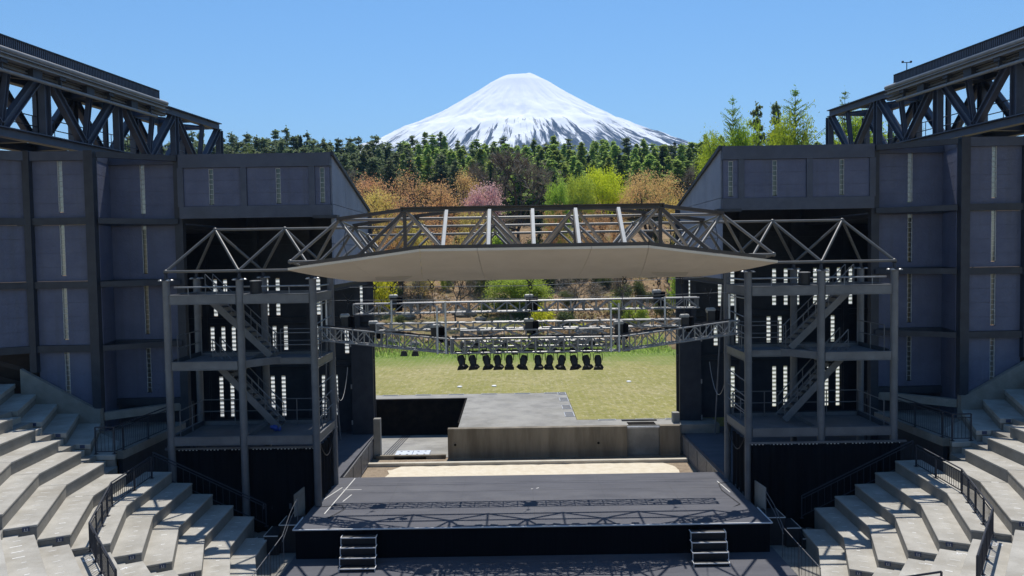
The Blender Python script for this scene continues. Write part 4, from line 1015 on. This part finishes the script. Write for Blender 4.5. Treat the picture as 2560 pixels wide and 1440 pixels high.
ords = ['first', 'second', 'third', 'fourth', 'fifth', 'sixth', 'seventh', 'eighth', 'ninth', 'tenth', 'eleventh', 'twelfth']
rots = [.45, .4, .45, .3, 0, -.45, .1, -.25, -.4, .4, .3, 0]
for i, px in enumerate(SPX):
    p = pix(px+2, 901, 26.75); lab = 'black spotlight with barn doors, %s from the left in the lower row' % ords[i]
    if i == 0: sp.scale = (1.12, 1.12, 1.12); sp.location = p; sp.rotation_euler = (0, 0, rots[0]); sp['label'] = lab
    else: dup(sp, p, lab, rots[i])
g = MB(); p = pix(1140, 890, 27.05); q = pix(1505, 884, 27.05); g.tube((-2.7, 26.75, 6.46), (2.6, 26.75, 6.46), .022, 8); g.build('lamp_bar', 'black', t_front, smooth=True)
fl_ = thing('flood_lamp', '', 'flood lamp', (0, 0, 0), 'small black flood lamps below the trusses')
g = MB(); g.add([(-.13,-.08,-.09),(.13,-.08,-.09),(.13,.08,-.09),(-.13,.08,-.09),(-.09,-.05,.1),(.09,-.05,.1),(.09,.05,.1),(-.09,.05,.1)], [(3,2,1,0),(4,5,6,7),(0,1,5,4),(1,2,6,5),(2,3,7,6),(3,0,4,7)]); g.build('housing', 'black', fl_, bevel=.008)
g = MB(); g.path([(-.15, 0, 0), (-.15, 0, .16), (.15, 0, .16), (.15, 0, 0)], .012, 5); g.tube((0, 0, .16), (0, 0, .3), .014, 6); g.build('bracket', 'alu', fl_)
FL = [(1010, 884, 28.0), (1038, 884, 28.0), (1167, 880, 27.3), (1210, 880, 27.3), (1245, 879, 27.3), (1287, 880, 27.3), (1352, 878, 27.3), (1387, 877, 27.3), (1431, 876, 27.3), (1466, 876, 27.3), (1566, 872, 27.3)]
FL2 = [(1120, 858), (1192, 864), (1262, 862), (1330, 866), (1405, 862), (1480, 860), (1545, 856)]
for i, (px, py) in enumerate(FL2): FL.append((px, py, 27.2))
FLAB = ['small flood lamp under the left arm of the bent truss, outer of two', 'small flood lamp under the left arm of the bent truss, inner of two'] + ['small flood lamp, %s from the left in the upper row behind the spotlights' % ords[i] for i in range(8)] + ['small flood lamp under the right bend of the front truss'] + ['small black lamp seen through the middle of the bent truss, %s from the left' % ords[i] for i in range(7)]
for i, (px, py, Y) in enumerate(FL):
    p = pix(px, py, Y)
    if i == 0: fl_.location = p; fl_['label'] = FLAB[0]
    else: dup(fl_, p, FLAB[i], random.uniform(-.3, .3))

# ------------------------------------------------------------------ mountain
def mountain():
    prof = [(0, 699), (50, 702), (72, 700), (122, 673), (172, 637), (238, 594), (300, 558), (392, 508), (478, 470), (545, 443), (790, 330), (1150, 190), (1700, 90), (2100, 24)]
    rnd = np.random.RandomState(4)
    na, R = 360, np.concatenate([np.linspace(0, 60, 10), np.linspace(70, 800, 110), np.linspace(830, 2100, 30)])
    ph = rnd.uniform(0, 2*PI, 24); fr_ = rnd.randint(5, 60, 24); am = 1/np.sqrt(fr_)
    vs = []
    for r in R:
        z = np.interp(r, [p[0] for p in prof], [p[1] for p in prof])
        for i in range(na):
            a = 2*PI*i/na
            wv = sum(am[k]*math.sin(fr_[k]*a+ph[k]+r*.004*((k % 5)-2)) for k in range(24))/2.2
            env = min(1, max(0, (r-120)/300))*min(1, (2100-r)/600)
            crater = 5*math.sin(3*a+1)*math.exp(-((r-38)/18)**2)
            vs.append((r*math.cos(a), r*math.sin(a), z+(wv*9+15*mnoise.fractal(Vector((math.cos(a)*7, math.sin(a)*7, r*.006)), .9, 2.1, 5))*env+crater*.4+13*math.exp(-((r*math.cos(a)-34)**2/(2*14**2)+(r*math.sin(a)+20)**2/(2*22**2)))-3*math.exp(-((r*math.cos(a)+10)**2/(2*14**2)+(r*math.sin(a)+20)**2/(2*40**2)))))
    n = len(R); fs = [(j*na+i, j*na+(i+1) % na, (j+1)*na+(i+1) % na, (j+1)*na+i) for j in range(n-1) for i in range(na)]
    me = bpy.data.meshes.new('mountain'); me.from_pydata(vs, [], fs); me.update()
    me.polygons.foreach_set('use_smooth', [True]*len(fs))
    o = bpy.data.objects.new('mountain', me); COL.objects.link(o); o.location = (42, 3000, 4.5); struct(o)
    m, t, b = newmat('snow_and_hazed_lava')
    tc = N(t, 'ShaderNodeTexCoord'); sep = N(t, 'ShaderNodeSeparateXYZ'); t.links.new(tc.outputs['Object'], sep.inputs[0])
    ang = mathn(t, 'ARCTAN2', sep.outputs[1], sep.outputs[0])
    rad = mathn(t, 'SQRT', mathn(t, 'ADD', mathn(t, 'MULTIPLY', sep.outputs[0], sep.outputs[0]), mathn(t, 'MULTIPLY', sep.outputs[1], sep.outputs[1])))
    cmb = N(t, 'ShaderNodeCombineXYZ'); t.links.new(mathn(t, 'MULTIPLY', ang, 30), cmb.inputs[0]); t.links.new(mathn(t, 'MULTIPLY', rad, .0042), cmb.inputs[1])
    nz = noise(t, 1.0, 7, .62, None, cmb.outputs[0])
    cmb2 = N(t, 'ShaderNodeCombineXYZ'); t.links.new(mathn(t, 'MULTIPLY', ang, 2.6), cmb2.inputs[0]); t.links.new(mathn(t, 'MULTIPLY', rad, .003), cmb2.inputs[1])
    big = noise(t, 1.0, 3, .5, None, cmb2.outputs[0])
    low = ramp(t, sep.outputs[2], 590, 400)
    # snow line: lower on the left flank than on the right of centre
    hgt = mathn(t, 'ADD', sep.outputs[2], mathn(t, 'MULTIPLY', mathn(t, 'SUBTRACT', nz, .5), mathn(t, 'ADD', 90, mathn(t, 'MULTIPLY', low, 560))))
    hgt = mathn(t, 'ADD', hgt, mathn(t, 'MULTIPLY', mathn(t, 'SUBTRACT', big, .5), 190))
    hgt = mathn(t, 'SUBTRACT', hgt, mathn(t, 'MULTIPLY', ramp(t, sep.outputs[0], -160, 260), 55))
    cmb3 = N(t, 'ShaderNodeCombineXYZ'); t.links.new(mathn(t, 'MULTIPLY', ang, 95), cmb3.inputs[0]); t.links.new(mathn(t, 'MULTIPLY', rad, .012), cmb3.inputs[1])
    fine = noise(t, 1.0, 5, .6, None, cmb3.outputs[0])
    hgt = mathn(t, 'ADD', hgt, mathn(t, 'MULTIPLY', mathn(t, 'SUBTRACT', fine, .5), mathn(t, 'MULTIPLY', low, 300)))
    snow = ramp(t, hgt, 312, 372)
    rock = mixcol(t, nz, (.030, .036, .05), (.06, .065, .078))  # blue of the distance haze is mixed into the rock colour
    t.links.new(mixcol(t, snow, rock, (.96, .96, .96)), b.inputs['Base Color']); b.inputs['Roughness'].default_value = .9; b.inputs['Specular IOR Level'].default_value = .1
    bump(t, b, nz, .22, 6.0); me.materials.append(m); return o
mountain()

# ------------------------------------------------------------------ trees
def np_mesh(name, quads, mat):
    n = len(quads); me = bpy.data.meshes.new(name); me.vertices.add(n*4); me.loops.add(n*4); me.polygons.add(n)
    me.vertices.foreach_set('co', quads.reshape(-1).astype(np.float32)); me.loops.foreach_set('vertex_index', np.arange(n*4, dtype=np.int32))
    me.polygons.foreach_set('loop_start', np.arange(0, n*4, 4, dtype=np.int32)); me.polygons.foreach_set('loop_total', np.full(n, 4, dtype=np.int32))
    me.update(calc_edges=True); me.validate(); me.materials.append(M[mat]); return me
def leaf_quads(rs, cen, size, flat=.0):
    n = len(cen); a = rs.normal(size=(n, 3)); a[:, 2] *= (1-flat); a /= np.linalg.norm(a, axis=1, keepdims=True)+1e-9
    b = rs.normal(size=(n, 3)); b -= a*(a*b).sum(1, keepdims=True); b /= np.linalg.norm(b, axis=1, keepdims=True)+1e-9
    sz = size*rs.uniform(.6, 1.3, (n, 1)); a = a*sz; b = b*sz*.55
    return np.stack([cen-a, cen+b, cen+a, cen-b], 1)
def trunk_mesh(segs, name='trunk', n=6, mat='bark'):
    g = MB()
    for p, q, r1, r2 in segs: g.tube(p, q, r1, n, r2)
    me = bpy.data.meshes.new(name); me.from_pydata([tuple(v) for v in g.v], [], g.f); me.update(); me.materials.append(M[mat]); return me
def conifer(seed, h, r, mat, style):
    rs = np.random.RandomState(seed); cen = []; segs = [((0,0,-.5), (0,0,h*.55), .012*h+.05, .007*h+.03), ((0,0,h*.55), (0,0,h*.99), .007*h+.03, .012)]
    lev = int(h*1.15) if style == 'pine' else int(h*(1.5 if style == 'larch' else 1.9)); start = {'pine': .3, 'larch': .12, 'young': .1}[style]
    for i in range(lev):
        t = start+(1-start)*(i+rs.uniform(-.3, .3))/lev; t = min(max(t, start), .985)
        if style == 'pine': rr = (.12+r*(max(0, 1-t)/(1-start))**.72)*rs.uniform(.5, 1.15)
        elif style == 'pine2': rr = r*(.25+.75*math.sin(PI*min(1, (1-t)/(1-start)*.7+.05)))*rs.uniform(.5, 1.2)
        else: rr = r*((1-t)/(1-start))**.88*rs.uniform(.7, 1.2)+.08
        nb = rs.randint(5, 8) if style != 'pine' else rs.randint(4, 7); a0 = rs.uniform(0, 2*PI)
        for k in range(nb):
            a = a0+2*PI*k/nb+rs.uniform(-.35, .35); L = rr*rs.uniform(.6, 1.1); rise = rs.uniform(-.15, .35) if style == 'larch' else rs.uniform(.0, .5) if style == 'pine' else rs.uniform(.35, .85)
            m = max(3, int(L*(3.2 if style != 'young' else 6))); z0 = t*h if style == 'young' else min(.98, max(start, t+rs.uniform(-1.1, 1.1)/lev))*h
            if L > .8: segs.append(((0, 0, z0), (math.cos(a)*L, math.sin(a)*L, z0+L*rise), .03+.004*h*(1-t), .008))
            for j in range(m):
                f = (j+.6)/m
                if style == 'pine':
                    if f < .35: continue
                    q = 18; s_ = .14+.16*rr/r
                elif style == 'young': q = 5; s_ = .07
                else: q = 13; s_ = .10+.20*rr/r*(1.1-f*.5)
                c = np.array([math.cos(a)*L*f, math.sin(a)*L*f, z0+L*f*rise-.12*L*f*f*(0 if style == 'pine' else 1)])
                pts = c+rs.normal(size=(q, 3))*np.array([s_, s_, s_*.5]); cen.append(pts)
    top = np.array([0, 0, h*.98])+rs.normal(size=(16, 3))*np.array([.05, .05, .30]); cen.append(top)
    cen = np.concatenate(cen); return np_mesh('crown', leaf_quads(rs, cen, (.15 if style == 'larch' else .17) if style != 'young' else .075), mat), trunk_mesh(segs, n=5)
def grow(rs, p, d, L, r, depth, segs, tips, spread, upb):
    q = p+d*L; r2 = r*.68; segs.append((tuple(p), tuple(q), r, r2))
    if depth == 0: tips.append(q); return
    n = rs.randint(2, 4) if depth > 1 else rs.randint(2, 5)
    for k in range(n):
        nd = d+rs.normal(size=3)*spread; nd[2] += upb; nd /= np.linalg.norm(nd); grow(rs, q, nd, L*rs.uniform(.62, .88), r2, depth-1, segs, tips, spread, upb)
    if depth <= 2: tips.append(q)
def broadleaf(seed, h, r, mat, per=26, leaf=.16, clump=.5, depth=5, spread=.62, upb=.12, twigs=0, stems=1):
    rs = np.random.RandomState(seed); segs, tips = [], []
    for s_ in range(stems):
        d = np.array([rs.normal()*.12*(1+stems*.5), rs.normal()*.12*(1+stems*.5), 1.0]); d /= np.linalg.norm(d)
        grow(rs, np.array([rs.normal()*.1*stems, rs.normal()*.1*stems, -.3]), d, h*.26, .02*h/stems**.5+.03, depth, segs, tips, spread, upb)
    tips = np.array(tips); mxz = tips[:, 2].max(); mr = np.percentile(np.hypot(tips[:, 0], tips[:, 1]), 92)
    sc = np.array([r/mr, r/mr, h/mxz]); tips = tips*sc
    segs = [(tuple(np.array(p)*sc), tuple(np.array(q)*sc), a, b) for p, q, a, b in segs]
    if twigs:
        tw = []
        for tp in tips:
            for k in range(twigs):
                d = rs.normal(size=3); d[2] = abs(d[2])*.6+.1; d += .5*tp/ (np.linalg.norm(tp)+.01); d /= np.linalg.norm(d); L = rs.uniform(.35, 1.0)*clump*2
                e = rs.normal(size=3); e -= d*(d@e); e /= np.linalg.norm(e); wv = e*.022; q = tp+d*L
                tw.append(np.stack([tp-wv, tp+wv, q+wv*.3, q-wv*.3]))
        crown = np_mesh('crown', np.array(tw), mat)
    else:
        cen = (tips[:, None, :]+rs.normal(size=(len(tips), per, 3))*np.array([clump, clump, clump*.7])).reshape(-1, 3)
        crown = np_mesh('crown', leaf_quads(rs, cen, leaf), mat)
    segs = [s_ for s_ in segs if s_[2] > .012]
    return crown, trunk_mesh(segs, n=5)
def dome(seed, h, r, mat, n=150, per=90, leaf=.10, clump=.42):
    rs = np.random.RandomState(seed); v = rs.normal(size=(n, 3)); v[:, 2] = np.abs(v[:, 2])*.95-.25; v /= np.linalg.norm(v, axis=1, keepdims=True)
    lob = 1+.16*np.sin(3*np.arctan2(v[:, 1], v[:, 0])+seed)+.10*np.sin(7*np.arctan2(v[:, 1], v[:, 0])+2*seed)
    c = v*(rs.uniform(.55, 1.0, (n, 1))**.6)*lob[:, None]*np.array([r, r, h*.36])*.93+np.array([0, 0, h*.62])
    segs = [((0, 0, -.4), (0, 0, h*.22), .024*h, .018*h)]
    for i in range(16):
        a = np.array([rs.normal()*.15, rs.normal()*.15, h*.22]); m = (a+c[i])/2+np.array([0, 0, .15*h])*.4; segs += [(tuple(a), tuple(m), .012*h, .007*h), (tuple(m), tuple(c[i]), .007*h, .003*h)]
    cen = (c[:, None, :]+rs.normal(size=(n, per, 3))*np.array([clump, clump, clump*.6])).reshape(-1, 3)
    return np_mesh('crown', leaf_quads(rs, cen, leaf), mat), trunk_mesh(segs, n=6)
TREECACHE = {}
def plant(name, label, cat, group, key, x, y, h, wid=None, rz=None, z=None):
    crown, trunk, h0, r0_ = TREECACHE[key]
    o = thing(name, label, cat, (x, y, (hill(x, y) if z is None else z)-.15), group)
    k = h/h0; kw = k if wid is None else wid/(2*r0_); o.scale = (kw, kw, k); o.rotation_euler = (0, 0, random.uniform(0, 6.28) if rz is None else rz)
    for nm, me in (('trunk', trunk), ('crown', crown)):
        c = bpy.data.objects.new(nm, me); COL.objects.link(c); c.parent = o
    return o
def proto(key, fn, h, r, *a, **kw):
    TREECACHE[key] = fn(a[0], h, r, *a[1:], **kw)+(h, r)
for i in range(5): proto('pine%d' % i, conifer, (13, 12, 14, 11, 13)[i], (2.3, 2.6, 2.2, 2.7, 2.4)[i], 20+i, 'pine', 'pine')
for i in range(5): proto('larch%d' % i, conifer, (14, 12, 16, 13, 15)[i], (2.6, 2.9, 2.5, 3.2, 2.8)[i], 40+i, 'larch', 'larch')
for i in range(2): proto('cedar%d' % i, conifer, 12, 2.0, 60+i, 'cedar', 'larch')
for i in range(3): proto('young%d' % i, conifer, 18, 6.2, 70+i, 'brightlarch', 'young')
for i in range(3): proto('orange%d' % i, broadleaf, 7, 4.0, 80+i, 'orange', per=50, leaf=.075, clump=.5, upb=.02, spread=.76)
for i in range(2): proto('olive%d' % i, broadleaf, 7, 4.0, 90+i, 'olive', per=50, leaf=.075, clump=.5, upb=.02, spread=.76)
proto('bigorange', dome, 8, 4.4, 85, 'orange', n=150, per=60, leaf=.075, clump=.5); proto('pink', broadleaf, 6, 2.8, 100, 'pink', per=50, leaf=.075, clump=.42)
proto('yellow0', dome, 8, 4, 110, 'yellow'); M['limeleaf'] = leaf_mat('lime_leaves', (.36, .41, .06), (.44, .48, .09), .45, .05); proto('yellow1', dome, 8, 4, 111, 'limeleaf')
proto('spring', broadleaf, 6, 2.4, 112, 'spring', per=60, leaf=.085, clump=.45, stems=3)
M['freshleaf'] = leaf_mat('fresh_leaves', (.24, .32, .03), (.36, .42, .05), .55, .1); proto('springbig', broadleaf, 12, 5, 113, 'freshleaf', per=90, leaf=.11, clump=.7)
for i in range(3): proto('bare%d' % i, broadleaf, 9, 4.2, 120+i, 'twig', twigs=9, clump=.6, upb=.14, depth=5)
for i in range(3): proto('shrub%d' % i, broadleaf, 2.2, 1.5, 130+i, 'shrub', per=22, leaf=.11, clump=.3, stems=4, depth=3)
proto('yshrub', broadleaf, 2.4, 1.6, 140, 'yellow', per=22, leaf=.11, clump=.3, stems=4, depth=3)
proto('gshrub', broadleaf, 2.4, 1.6, 141, 'spring', per=26, leaf=.12, clump=.3, stems=4, depth=3)

# conifer belt on the ridge
rnd = random.Random(21); cnt = 0
def topz(px, py, Y): return pix(px, py, Y).z
belt = []
prof = [(300, 352), (480, 345), (560, 336), (640, 330), (760, 336), (860, 345), (980, 350), (1090, 343), (1200, 350), (1300, 348), (1400, 352), (1500, 345), (1600, 356), (1700, 350), (1800, 342), (1900, 350), (2100, 345), (2300, 335)]
pxp = [p[0] for p in prof]; pyp = [p[1] for p in prof]
for row, (Y, drop, step) in enumerate(((176, 0, 26), (166, 4, 28), (156, 14, 30), (147, 26, 33), (139, 44, 37), (131, 62, 46))):
    px = 300+rnd.uniform(0, 20)
    while px < 2330:
        if row >= 3 and (px < 560 or px > 1850): px += step*.5; continue
        py = np.interp(px, pxp, pyp)+drop+rnd.gauss(2, 9)+(4 if row else 0)
        p = pix(px, py, Y+rnd.uniform(-4, 4)); belt.append((p.x, p.y, p.z, px, row)); px += step*rnd.uniform(.75, 1.3)
for (x, y, z, px, row) in belt:
    if cnt >= 290: break
    h = z-hill(x, y)+.15
    if h < 3: continue
    if px < 1000: kind = 'pine' if rnd.random() < .9 else 'cedar'
    elif px < 1230: kind = rnd.choice(('pine', 'larch', 'larch'))
    else: kind = rnd.choice(('larch',)*8+('pine', 'cedar'))
    key = kind+str(rnd.randint(0, 1 if kind == 'cedar' else 4))
    lab = {'pine': 'dark grey green pine in the conifer belt below the mountain', 'larch': 'fresh green conical larch in the conifer belt below the mountain', 'cedar': 'very dark narrow cedar in the conifer belt below the mountain'}[kind]
    TL = plant({'pine': 'pine_tree', 'larch': 'larch_tree', 'cedar': 'cedar_tree'}[kind], lab, 'tree', {'pine': 'pines in the conifer belt', 'larch': 'larches in the conifer belt', 'cedar': 'cedars in the conifer belt'}[kind], key, x, y, h, wid=rnd.uniform(6.0, 8.8) if kind == 'pine' else rnd.uniform(3.4, 4.6) if kind == 'cedar' else rnd.uniform(6.5, 12.0)); TL.rotation_euler = (rnd.gauss(0, .035), rnd.gauss(0, .035), rnd.uniform(0, 6.28)); cnt += 1

print('belt trees', cnt, len(belt))
def at(name, label, cat, key, px, ytop, Y, wpx, group=None, rz=None):
    p = pix(px, ytop, Y); wid = wpx*Y/1900; h = max(.6, p.z-hill(p.x, p.y)+.15)
    return plant(name, label, cat, group, key, p.x, p.y, h, wid, rz)
# flowering and budding trees on the slope
for lab, key, px, yt, Y, wp in (
    ('orange budding cherry tree beside the left gable', 'orange0', 900, 448, 116, 190), ('tall orange budding cherry tree left of the slope centre', 'orange1', 985, 440, 114, 200),
    ('olive tinted cherry tree nearest below the left forest edge', 'olive0', 940, 482, 98, 210), ('orange cherry tree between the pink tree and the left gable', 'orange2', 1075, 462, 106, 200),
    ('thin orange cherry tree just left of the pink tree', 'orange0', 1150, 436, 118, 130), ('rust orange cherry tree low behind the dark hip beam', 'orange1', 1040, 500, 92, 200),
    ('large round orange tree near the right gable', 'bigorange', 1622, 424, 104, 165), ('rust orange tree in front of the acid green pair', 'orange2', 1562, 500, 98, 60),
    ('olive tree low beside the right gable', 'olive0', 1665, 505, 92, 150), ('thin olive tree behind the frame on the left', 'olive1', 880, 520, 90, 140),
    ('small olive tree low between orange trees', 'olive0', 1000, 550, 86, 150), ('rust orange sapling behind the middle fins', 'orange2', 1395, 520, 95, 90), ('olive sapling behind the fins left of centre', 'olive1', 1170, 530, 94, 120), ('orange sapling behind the dark beam right of centre', 'orange1', 1480, 520, 94, 110)):
    at('cherry_tree', lab, 'tree', key, px, yt, Y, wp, 'orange budding trees on the slope')
at('blossom_tree', 'pink blossoming cherry tree at the centre of the slope', 'tree', 'pink', 1190, 468, 106, 110)
at('maple_tree', 'bright acid green round tree, left and nearer of the pair', 'tree', 'yellow1', 1450, 430, 106, 84)
at('maple_tree', 'bright yellow green round tree, right and wider of the pair', 'tree', 'yellow0', 1506, 417, 110, 124)
for lab, key, px, yt, Y, wp in (('big grey brown bare tree right of the pink blossom', 'bare0', 1265, 388, 124, 250), ('dark bare tree in front of the big grey one', 'bare1', 1290, 420, 112, 220), ('bare tree left of the big grey one', 'bare2', 1190, 405, 126, 170), ('bare tree at the right edge below the larches', 'bare0', 1720, 420, 120, 110), ('bare grey tree at the left forest edge', 'bare1', 880, 430, 124, 120)):
    at('bare_tree', lab, 'tree', key, px, yt, Y, wp, 'bare trees on the slope')
for lab, key, px, yt, Y, wp in (('small dark cedar rising before the big bare tree', 'cedar0', 1226, 412, 112, 34), ('slim dark cedar right of the big bare tree', 'cedar1', 1345, 392, 114, 34), ('dark bushy conifer left of the acid green pair', 'cedar0', 1385, 440, 104, 60)):
    at('cedar_tree', lab, 'tree', key, px, yt, Y, wp, 'dark cedars on the slope')
at('young_tree', 'pale green slim tree left of the acid green pair', 'tree', 'spring', 1395, 455, 99, 50)
at('budding_tree', 'yellow green budding tree showing above the left wing roof', 'tree', 'young1', 622, 350, 100, 100)
# right hand larches, nearer
for lab, key, px, yt, Y, wp in (('tall airy larch left of the two tallest beyond the right wing', 'young0', 1832, 238, 84, 260), ('tallest bright larch beyond the right wing', 'young1', 1988, 214, 78, 330), ('airy larch nearest the right roof truss', 'young2', 2112, 222, 84, 240)):
    at('larch_tree', lab, 'tree', key, px, yt, Y, wp, 'tall larches beyond the right wing')
at('pine_tree', 'thin young pine between the two tallest larches', 'tree', 'pine0', 1893, 262, 88, 100); at('pine_tree', 'slender pine tip just left of the tallest larch', 'tree', 'pine2', 1940, 258, 88, 85)
for lab, key, px, yt, Y, wp in (('bright green bushy tree at the foot of the tallest larch', 'springbig', 1975, 305, 76, 170), ('bright green bushy tree behind the right gable edge', 'springbig', 1850, 320, 82, 130), ('green tree filling the gap beside the right gable', 'springbig', 1770, 352, 96, 120), ('green tree under the right roof truss', 'springbig', 2160, 300, 84, 180), ('yellow green tree behind the right roof truss posts', 'young2', 2290, 250, 86, 120), ('fresh green tree at the far right behind the truss', 'young0', 2420, 240, 82, 140)):
    at('bushy_tree', lab, 'tree', key, px, yt, Y, wp, 'bushy trees beyond the right wing')
for lab, key, px, yt, Y, wp in (('green pine seen through the left roof truss end', 'pine1', 500, 328, 90, 70), ('dull pine seen through the middle of the left roof truss', 'pine3', 330, 335, 88, 80), ('pine low at the far left under the truss girder', 'pine0', 60, 350, 80, 90)):
    at('pine_tree', lab, 'tree', key, px, yt, Y, wp, 'pines behind the left roof truss')
# under storey seen below the canopy
at('green_shrub', 'bright green leafy shrub in the middle below the canopy', 'shrub', 'spring', 1300, 690, 79, 130)
at('yellow_shrub', 'yellow green shrub below the left end of the canopy', 'shrub', 'yshrub', 960, 690, 79, 80)
at('green_shrub', 'green shrub beside the right tower behind the rear truss', 'shrub', 'gshrub', 1700, 685, 80, 60)
at('green_shrub', 'leafy green bush behind the fins right of centre', 'shrub', 'gshrub', 1250, 585, 96, 90)
for lab, key, px, yt, Y, wp in (('spreading bare shrub right of the bright green one', 'bare2', 1420, 690, 76, 190), ('thin bare sapling below the right part of the canopy', 'bare1', 1560, 690, 78, 100), ('bare sapling with dark trunk left of the green shrub', 'bare0', 1140, 660, 74, 120), ('bare sapling below the left part of the canopy', 'bare1', 1050, 690, 78, 90)):
    at('bare_sapling', lab, 'sapling', key, px, yt, Y, wp, 'bare saplings on the bank')
rnd = random.Random(5); k = 0
for i in range(80):
    px = rnd.uniform(880, 1740); Y = rnd.uniform(72, 122); x = pix(px, 600, Y).x; key = rnd.choice(('shrub0', 'shrub1', 'shrub2', 'shrub0', 'shrub1', 'yshrub', 'gshrub'))
    if key == 'gshrub' or key == 'yshrub': key = key if rnd.random() < .5 else 'shrub2'
    plant('understorey_shrub', 'small shrub on the brown leaf litter of the wooded slope', 'shrub', 'shrubs on the leaf litter slope', key, x, Y, rnd.uniform(.7, 2.2), rnd.uniform(1.0, 3.0))
for i in range(26):
    px = rnd.uniform(930, 1720); Y = rnd.uniform(67, 80); p = pix(px, 800, Y); r = rnd.uniform(.25, .8); g = MB()
    vs, fs = [], []; rr = random.Random(i); nlat, nlon = 6, 9
    for a in range(nlat+1):
        for b in range(nlon):
            th = PI*a/nlat; f = 2*PI*b/nlon; q = r*(1+.3*(rr.random()-.5)); vs.append((p.x+q*1.5*math.sin(th)*math.cos(f), Y+q*math.sin(th)*math.sin(f), hill(p.x, Y)+.2*r+q*.75*math.cos(th)))
    for a in range(nlat):
        for b in range(nlon): fs.append((a*nlon+b, a*nlon+(b+1) % nlon, (a+1)*nlon+(b+1) % nlon, (a+1)*nlon+b))
    g.add(vs, fs); tag(g.build('boulder', 'rock'), 'lava boulder lying on the brown bank behind the lawn', 'boulder', 'boulders on the bank')
rs = np.random.RandomState(12); n = 26000
uy = 68+rs.uniform(0, 1, n)**1.4*62; ux = rs.uniform(-.27, .28, n)*uy
keep = np.sin(ux*.21+1.3*np.sin(uy*.13))+np.sin(uy*.33+ux*.11)+rs.normal(0, .6, n) > -.2
ux, uy = ux[keep], uy[keep]; uz = np.array([hill(a, b) for a, b in zip(ux, uy)])+rs.uniform(.02, .22, len(ux))
M['litter'] = leaf_mat('dry_brush', (.20, .125, .08), (.42, .31, .21), .15, 0, .4)
me = np_mesh('undergrowth', leaf_quads(rs, np.stack([ux, uy, uz], 1), .2), 'litter'); o = bpy.data.objects.new('undergrowth', me); COL.objects.link(o); o['kind'] = 'stuff'
# tufts of grass at the far side of the lawn
rs = np.random.RandomState(9); n = 9000
cx = rs.uniform(-13, 13, n); cyy = 66.3-np.abs(rs.normal(0, 1.6, n))+rs.uniform(0, 2.5, n); zz = np.array([max(LZ, hill(a, b)) for a, b in zip(cx, cyy)])
hh = rs.uniform(.12, .42, n); lean = rs.normal(0, .12, (n, 2)); wv = rs.uniform(.02, .05, n); an = rs.uniform(0, PI, n)
base = np.stack([cx, cyy, zz], 1); dx = np.stack([np.cos(an)*wv, np.sin(an)*wv, np.zeros(n)], 1); tip = base+np.stack([lean[:, 0], lean[:, 1], hh], 1)
me = np_mesh('grass', np.stack([base-dx, base+dx, tip+dx*.2, tip-dx*.2], 1), 'larch'); o = bpy.data.objects.new('bank_grass', me); COL.objects.link(o); o['kind'] = 'stuff'

# ------------------------------------------------------------------ air
hz = MB(); hz.box(-2350, 2350, -58, 5150, -3, 735)
m = bpy.data.materials.new('haze_air'); m.use_nodes = True; t = m.node_tree; t.nodes.clear()
out = t.nodes.new('ShaderNodeOutputMaterial'); pv = t.nodes.new('ShaderNodeVolumePrincipled'); pv.inputs['Color'].default_value = (.24, .54, 1, 1); pv.inputs['Density'].default_value = .00014; pv.inputs['Anisotropy'].default_value = .0
t.links.new(pv.outputs[0], out.inputs['Volume'])
h_ = hz.build('haze', m); h_['kind'] = 'stuff'
